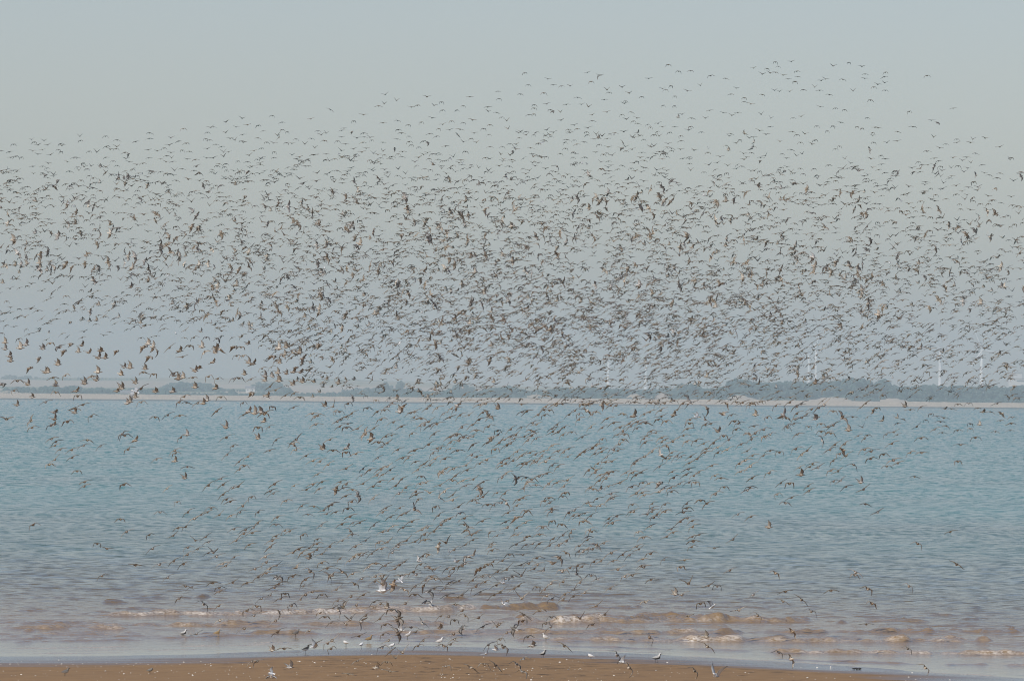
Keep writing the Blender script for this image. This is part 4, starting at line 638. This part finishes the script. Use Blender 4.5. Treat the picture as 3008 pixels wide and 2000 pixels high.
inside = [it for it in items if 8 < it['x'] < 3000 and it['y'] < 1990]
# the ones that show largest become individuals
pick = sorted(inside, key=lambda it: -it['size'] * (1.12 if it['y'] > 1180 else 1.0) * (.8 if it['src'] == 'f' else 1.0))[:275]
ids = set(id(i) for i in pick)
rest = [it for it in items if id(it) not in ids]

def backdrop(it):
    x, y = it['x'], it['y']; e = np.interp(x, [a[0] for a in EDGE], [a[1] for a in EDGE])
    sl = (x - 1504) * .0093
    if y > e + 10: return 'over brown sand'
    if y > e - 30: return 'over the wet edge'
    if y > 1775 + sl: return 'over brown breaking ripples'
    if y > 1640: return 'over grey-brown shallows'
    if y > 1380: return 'over the middle sea'
    if y > 1188 + sl: return 'over the far sea'
    if y > 1165 + sl: return 'against the sea wall'
    if y > 1110 + sl: return 'against the far trees'
    if y > 900: return 'just above the far shore'
    if y > 700: return "in the flock's thick middle"
    if y > 480: return "in the flock's upper half"
    return 'above the flock'
def hzone(x):
    z = ['at left edge', 'far left', 'left', 'left of centre', 'left of middle', 'right of middle', 'right of centre', 'right', 'far right', 'at right edge']
    return z[min(9, int(x / 3008 * 10))]
POSE = dict(a='banking right wing up', A='with down-curved wings', n='wings arched down', N='wings arched down', v='wings in a V', V='wings raised high',
            h='on level wings', r='flying right, wings up', d='flying right, wings down', l='right wing dipped low', D='turning steeply', c='twisting, back showing', B='broadside in the crowd',
            w='flashing white underwings', W='flashing white underwings')
PALN = dict(tan='pale wader', brown='brown wader', grey='grey wader', rufous='rusty wader', white='white wader', pied='pied wader')
keys = {}
for it in pick:
    it['base'] = f"{PALN[it['pal']]} {POSE[it['p']]} {backdrop(it)}, {hzone(it['x'])}"; keys.setdefault(it['base'], []).append(it)
ORD = 'lowest|second lowest|third lowest|fourth lowest|fifth lowest|sixth lowest|seventh lowest|eighth lowest|ninth lowest|tenth lowest|eleventh lowest|twelfth lowest|thirteenth lowest'.split('|')
for k, L_ in keys.items():
    L_.sort(key=lambda it: -it['y'])
    for i, it in enumerate(L_):
        it['label'] = k if len(L_) == 1 else (k + ', ' + ORD[min(i, 12)])
for it in pick:
    o = bpy.data.objects.new('flying_wader', hi_mesh(it['pal'], it['w'])); S.collection.objects.link(o)
    o.matrix_world = Matrix.Translation(Vector(it['pos'])) @ it['R'].to_4x4() @ Matrix.Scale(it['sc'], 4)
    tag(o, it['label'], 'bird', 'waders flying up from the shore in one great flock')
VV = []; QQ = []; CC = []; nn = 0
for it in rest:
    V, Q, C = lo(it['pal'], it['w']); Rm = np.array(it['R']) * it['sc']
    VV.append(V @ Rm.T + it['pos']); QQ.append(np.where(Q >= 0, Q + nn, -1)); CC.append(C * U(.8, 1.2)); nn += len(V)
fl = link('wader_flock', mesh_np('wader_flock', np.concatenate(VV), np.concatenate(QQ), np.concatenate(CC)), PLUM)
tag(fl, 'the thousands of smaller waders that fill the sky and sea in a dense swarm', kind='stuff')

# gulls
def gull(px, py, d, w, yaw, roll, pitch, sc, label, tint='white'):
    V, Q, C = bird(tint, *WING[w], bill=.8); V = V * np.array([1.05, 1, 1.1])
    me = mesh_np('gull', V, Q, C); me.materials.append(PLUM)
    o = bpy.data.objects.new('gull', me); S.collection.objects.link(o)
    o.matrix_world = Matrix.Translation(Vector(at(px, py, d))) @ rot(D(yaw), D(pitch), -D(roll)).to_4x4() @ Matrix.Scale(sc, 4)
    tag(o, label, 'gull', 'white gulls flying among the waders')
gull(1124, 1733, 214, 'V', -75, 15, 8, 1.75, 'large white gull flying right with raised wings just above the foam line')
gull(397, 1150, 300, 'n', 60, 40, 15, 1.7, 'bright white gull in front of the far trees and sea wall at left')
gull(2103, 1982, 196, 'u', 150, 10, 12, 1.5, 'pale grey gull rising with folded-up wings over the sand, lower right')
gull(800, 1985, 198, 'd', 170, 5, 10, 1.25, 'white-winged gull low over the sand at the bottom edge, left of centre')

# standing birds
def stander(px, py, label, kind='plover', face=1, sc=1.0, tilt=0, tuck=False, cat='bird'):
    pos = on_beach(px, py)
    cols = {'plover': ((.42, .42, .40), (.02, .02, .02), (.80, .79, .76), (.02, .02, .02)), 'sanderling': ((.55, .53, .50), (.8, .8, .78), (.78, .77, .74), (.75, .74, .72)),
            'godwit': ((.30, .21, .10), (.42, .30, .16), (.34, .24, .13), (.34, .24, .13)), 'pied': ((.03, .03, .03), (.8, .8, .78), (.03, .03, .03), (.03, .03, .03)), 'dark': ((.13, .12, .11), (.35, .34, .32), (.18, .17, .15), (.16, .15, .13))}[kind]
    back, belly, crown, face_c = cols
    # body along +X (facing right), standing height about .26
    hz = .235 if not tuck else .165
    R = [(-.135, .010, .006, .118), (-.10, .020, .014, .125), (-.06, .040, .036, .128), (-.02, .050, .050, .135), (.03, .052, .055, .145), (.07, .042, .048, .160)]
    R += [(.090, .028, .032, hz - .045), (.098, .024, .027, hz - .012), (.104, .027, .028, hz + .008), (.122, .021, .021, hz + .010), (.134, .008, .008, hz + .004), (.165 + (.05 if kind == 'godwit' else 0), .003, .003, hz - .002)] if not tuck else [(.088, .030, .034, .172), (.080, .024, .022, .192), (.055, .014, .010, .203), (.030, .005, .004, .200)]
    n = 12; V = []; C = []; Q = []
    for (x, ry, rz, zc) in R:
        for k in range(n):
            a = 2 * math.pi * k / n; s = math.sin(a); V.append((x + (-.6 * rz * s if x > .06 and not tuck else 0) * (x < .1), ry * math.cos(a), zc + rz * s))
            if x > .128 and not tuck: c = (.03, .03, .03)
            elif kind == 'plover' and ((x > .112 and s < .35) or (x > .065 and s < -.15 and zc < hz)): c = face_c
            elif zc > hz - .06: c = crown if s > -.1 or x < .1 else face_c
            else: c = back if s > .3 else (belly if s < -.15 else (tuple(.5 * (p_ + .7) for p_ in back) if kind == 'plover' and x > .0 else back))
            C.append(c)
    for i in range(len(R) - 1):
        for k in range(n): Q.append([i * n + k, i * n + (k + 1) % n, (i + 1) * n + (k + 1) % n, (i + 1) * n + k])
    for base in (0, (len(R) - 1) * n):
        V.append(tuple(np.mean(V[base:base + n], 0))); C.append(C[base]); j = len(V) - 1
        for k in range(n): Q.append([base + k, base + (k + 1) % n, j, -1])
    g_ = G(); g_.add(np.array(V) * np.array([1, 1, 1]), Q, np.array(C))
    for s in (-1, 1):
        st = .018 * s
        g_.tube([(-.01 + st, .018 * s, .105), (.005 + st, .018 * s, .055), (-.002 + st, .018 * s, .004)], [.006, .0035, .0032], 6, (.04, .04, .04))
        for a in (-.5, 0, .5): g_.tube([(-.002 + st, .018 * s, .004), (.024 * math.cos(a) + st, .018 * s + .024 * math.sin(a), .002)], [.003, .0015], 4, (.04, .04, .04))
    V = np.concatenate(g_.V); V[:, 0] *= face
    Q = np.concatenate(g_.Q)
    if face < 0: Q = np.array([[q[3], q[2], q[1], q[0]] if q[3] >= 0 else [q[2], q[1], q[0], -1] for q in Q])
    me = mesh_np('standing_wader', V, Q, np.concatenate(g_.C)); me.materials.append(PLUM)
    o = bpy.data.objects.new('standing_wader', me); S.collection.objects.link(o); o.location = pos; o.rotation_euler.z = D(tilt); o.scale = (sc,) * 3
    tag(o, label, cat, 'waders standing at the tide line')
stander(1928, 1945, 'white-crowned black-bellied plover standing on open sand, facing right, nearest the right', 'plover', 1, 1.18, -12)
stander(1594, 1931, 'white-crowned plover standing on the dry edge of the sand just right of centre', 'plover', 1, 1.05, -45)
stander(537, 1870, 'pale plover standing in the thin wash at left, facing right', 'plover', 1, 1.05, -10)
stander(636, 1869, 'buff wader standing in the wash next to the pale plover at left', 'godwit', 1, 1.0, 15)
stander(868, 1870, 'dark wader standing upright in the wash with its reflection below', 'dark', 1, 1.1, 30)
stander(1082, 1887, 'golden-brown wader standing in shallow water left of centre, facing right', 'godwit', 1, 1.05, -5)
stander(1016, 1897, 'leftmost of the small white waders resting at the edge of the wet sand', 'sanderling', -1, .95, 10, True)
stander(1061, 1903, 'small white wader resting second from the left on the wet sand', 'sanderling', 1, .95, 60, True)
stander(1152, 1905, 'small white wader resting third from the left on the wet sand', 'sanderling', 1, .95, -20, True)
stander(1290, 1893, 'small white wader at the water line between the resting waders and the plovers', 'sanderling', 1, 1.0, 0)
stander(1197, 1875, 'small white wader standing highest up in the wash near the centre', 'sanderling', 1, 1.0, 30)
stander(1735, 1936, 'small white wader crouched on the sand midway between the two crowned plovers', 'sanderling', -1, .9, 0, True)
stander(897, 1918, 'black and white wader on the sand edge left of centre', 'pied', 1, 1.05, 25)
stander(1604, 1882, 'white wader just landing in the wash right of centre', 'sanderling', -1, 1.05, 20)
stander(191, 1984, 'grey-brown wader hunched on the sand near the bottom left corner', 'dark', 1, .95, 0)
stander(441, 1978, 'grey wader standing on shell-strewn sand at lower left', 'dark', 1, .85, -10, True)

# shells, seaweed lump
m, t, b, o_ = mat_new('shell'); t.links.new(ramp(t, noise(t, 40), [(.3, (.70, .63, .52)), (.7, (.84, .80, .72))]), b.inputs['Base Color']); b.inputs['Roughness'].default_value = .4; SHELLM = m
def shell_geo(G_, c, r, a):
    V = [(0, 0, r * .62)]; Q = []; n = 10
    for j, (f, z) in enumerate(((.55, .5), (.9, .22), (1.0, .0))):
        for k in range(n):
            w = 2 * math.pi * k / n; rr = r * f * (1 + .08 * (k % 2)) * (.8 if math.cos(w) < 0 else 1.1); V.append((rr * math.cos(w + a), rr * math.sin(w + a) * .85, r * z - .002))
    for k in range(n): Q.append([0, 1 + k, 1 + (k + 1) % n, -1])
    for j in range(2):
        for k in range(n): Q.append([1 + j * n + k, 1 + (j + 1) * n + k, 1 + (j + 1) * n + (k + 1) % n, 1 + j * n + (k + 1) % n])
    G_.add(np.array(V) + c, Q)
g_ = G(); shell_geo(g_, np.zeros(3), .031, 0); SH = g_.mesh('shell'); SH.materials.append(SHELLM)
SHP = [(30, 1950), (46, 1959), (74, 1961), (172, 1938), (180, 1952), (196, 1958), (232, 1961), (62, 1980), (104, 1984), (214, 1993), (297, 1989), (140, 1993), (260, 1960), (400, 1947), (463, 1971), (364, 1978), (456, 1990), (492, 1961), (590, 1943), (620, 1955), (566, 1984), (672, 1979), (695, 1988), (735, 1960), (640, 1996), (350, 1996), (310, 1970), (540, 1944), (790, 1955), (880, 1942), (925, 1946), (1092, 1922), (1122, 1967), (1235, 1950), (1261, 1949), (1110, 1985), (1195, 1967), (1330, 1990), (1450, 1970), (1480, 1965), (985, 1996), (1072, 1990), (1565, 1962), (1645, 1944), (1721, 1952), (1743, 1976), (1803, 1983), (1766, 1998), (1840, 1950), (1927, 1968), (1960, 1945), (2063, 1962), (2190, 1975), (2260, 1996), (2372, 1990), (2405, 1975), (2468, 1979), (2680, 1975), (2670, 1988), (2690, 1996), (2400, 1960), (2330, 1957), (2440, 1958), (2790, 1996), (1560, 1996), (1665, 1937), (1320, 1935), (1420, 1930)]
SZ = ['by the bottom left corner', 'far left', 'left', 'left of centre', 'right of centre', 'right', 'far right', 'by the bottom right corner']
for (x, y) in SHP:
    p = on_beach(x, y); o = bpy.data.objects.new('shell', SH); S.collection.objects.link(o); o.location = p; o.rotation_euler = (U(-.2, .2), U(-.2, .2), U(0, 6)); s_ = U(.8, 1.35); o.scale = (s_, s_, s_)
    tag(o, f'small white cockle shell lying on the brown sand, {SZ[min(7, int(x / 376))]}', 'shell', 'white shells scattered over the sand')
g_ = G()
for k in range(3200):
    x = U(-26, 26); y = U(150, 219) if k > 1500 else U(196, 216)
    if shore(x) - y < 5.5: continue
    if random.random() < .55: continue
    if random.random() < .35 and x > 2: continue
    shell_geo(g_, np.array([x, y, sand_z(x, y)]), U(.009, .022) * (1.2 if random.random() < .1 else 1), U(0, 6))
tag(link('shell_fragments', g_.mesh('shell_fragments'), SHELLM), 'tiny broken bits of shell sprinkled over the sand', kind='stuff')
WEED = simple_mat('seaweed', (.015, .015, .012), (.035, .03, .02), 20, .5)
p = on_beach(2517, 1964); g_ = G()
for k in range(9): clump(g_, np.array([U(-.13, .13), U(-.08, .08), .015]), U(.03, .055), .55)
o = link('seaweed_clump', g_.mesh('seaweed_clump', False), WEED); o.location = p; tag(o, 'small dark lump of seaweed at the wet edge of the sand, right', 'seaweed')

# ------------------------------------------------------------------ haze
g_ = G(); g_.box((-6000, -120, -4.2), (6000, 12800, 125)); me = g_.mesh('haze', False)
m = bpy.data.materials.new('haze_air'); m.use_nodes = True; t = m.node_tree; t.nodes.clear()
ou = N(t, 'ShaderNodeOutputMaterial'); pv = N(t, 'ShaderNodeVolumePrincipled')
pv.inputs['Color'].default_value = (.82, .895, .925, 1); pv.inputs['Density'].default_value = 1.5e-4; pv.inputs['Anisotropy'].default_value = 0.0
t.links.new(pv.outputs[0], ou.inputs['Volume'])
HZ_ = link('haze', me, m); tag(HZ_, 'pale blue haze over the estuary', kind='stuff')
print('birds', len(items), 'individual', len(pick))
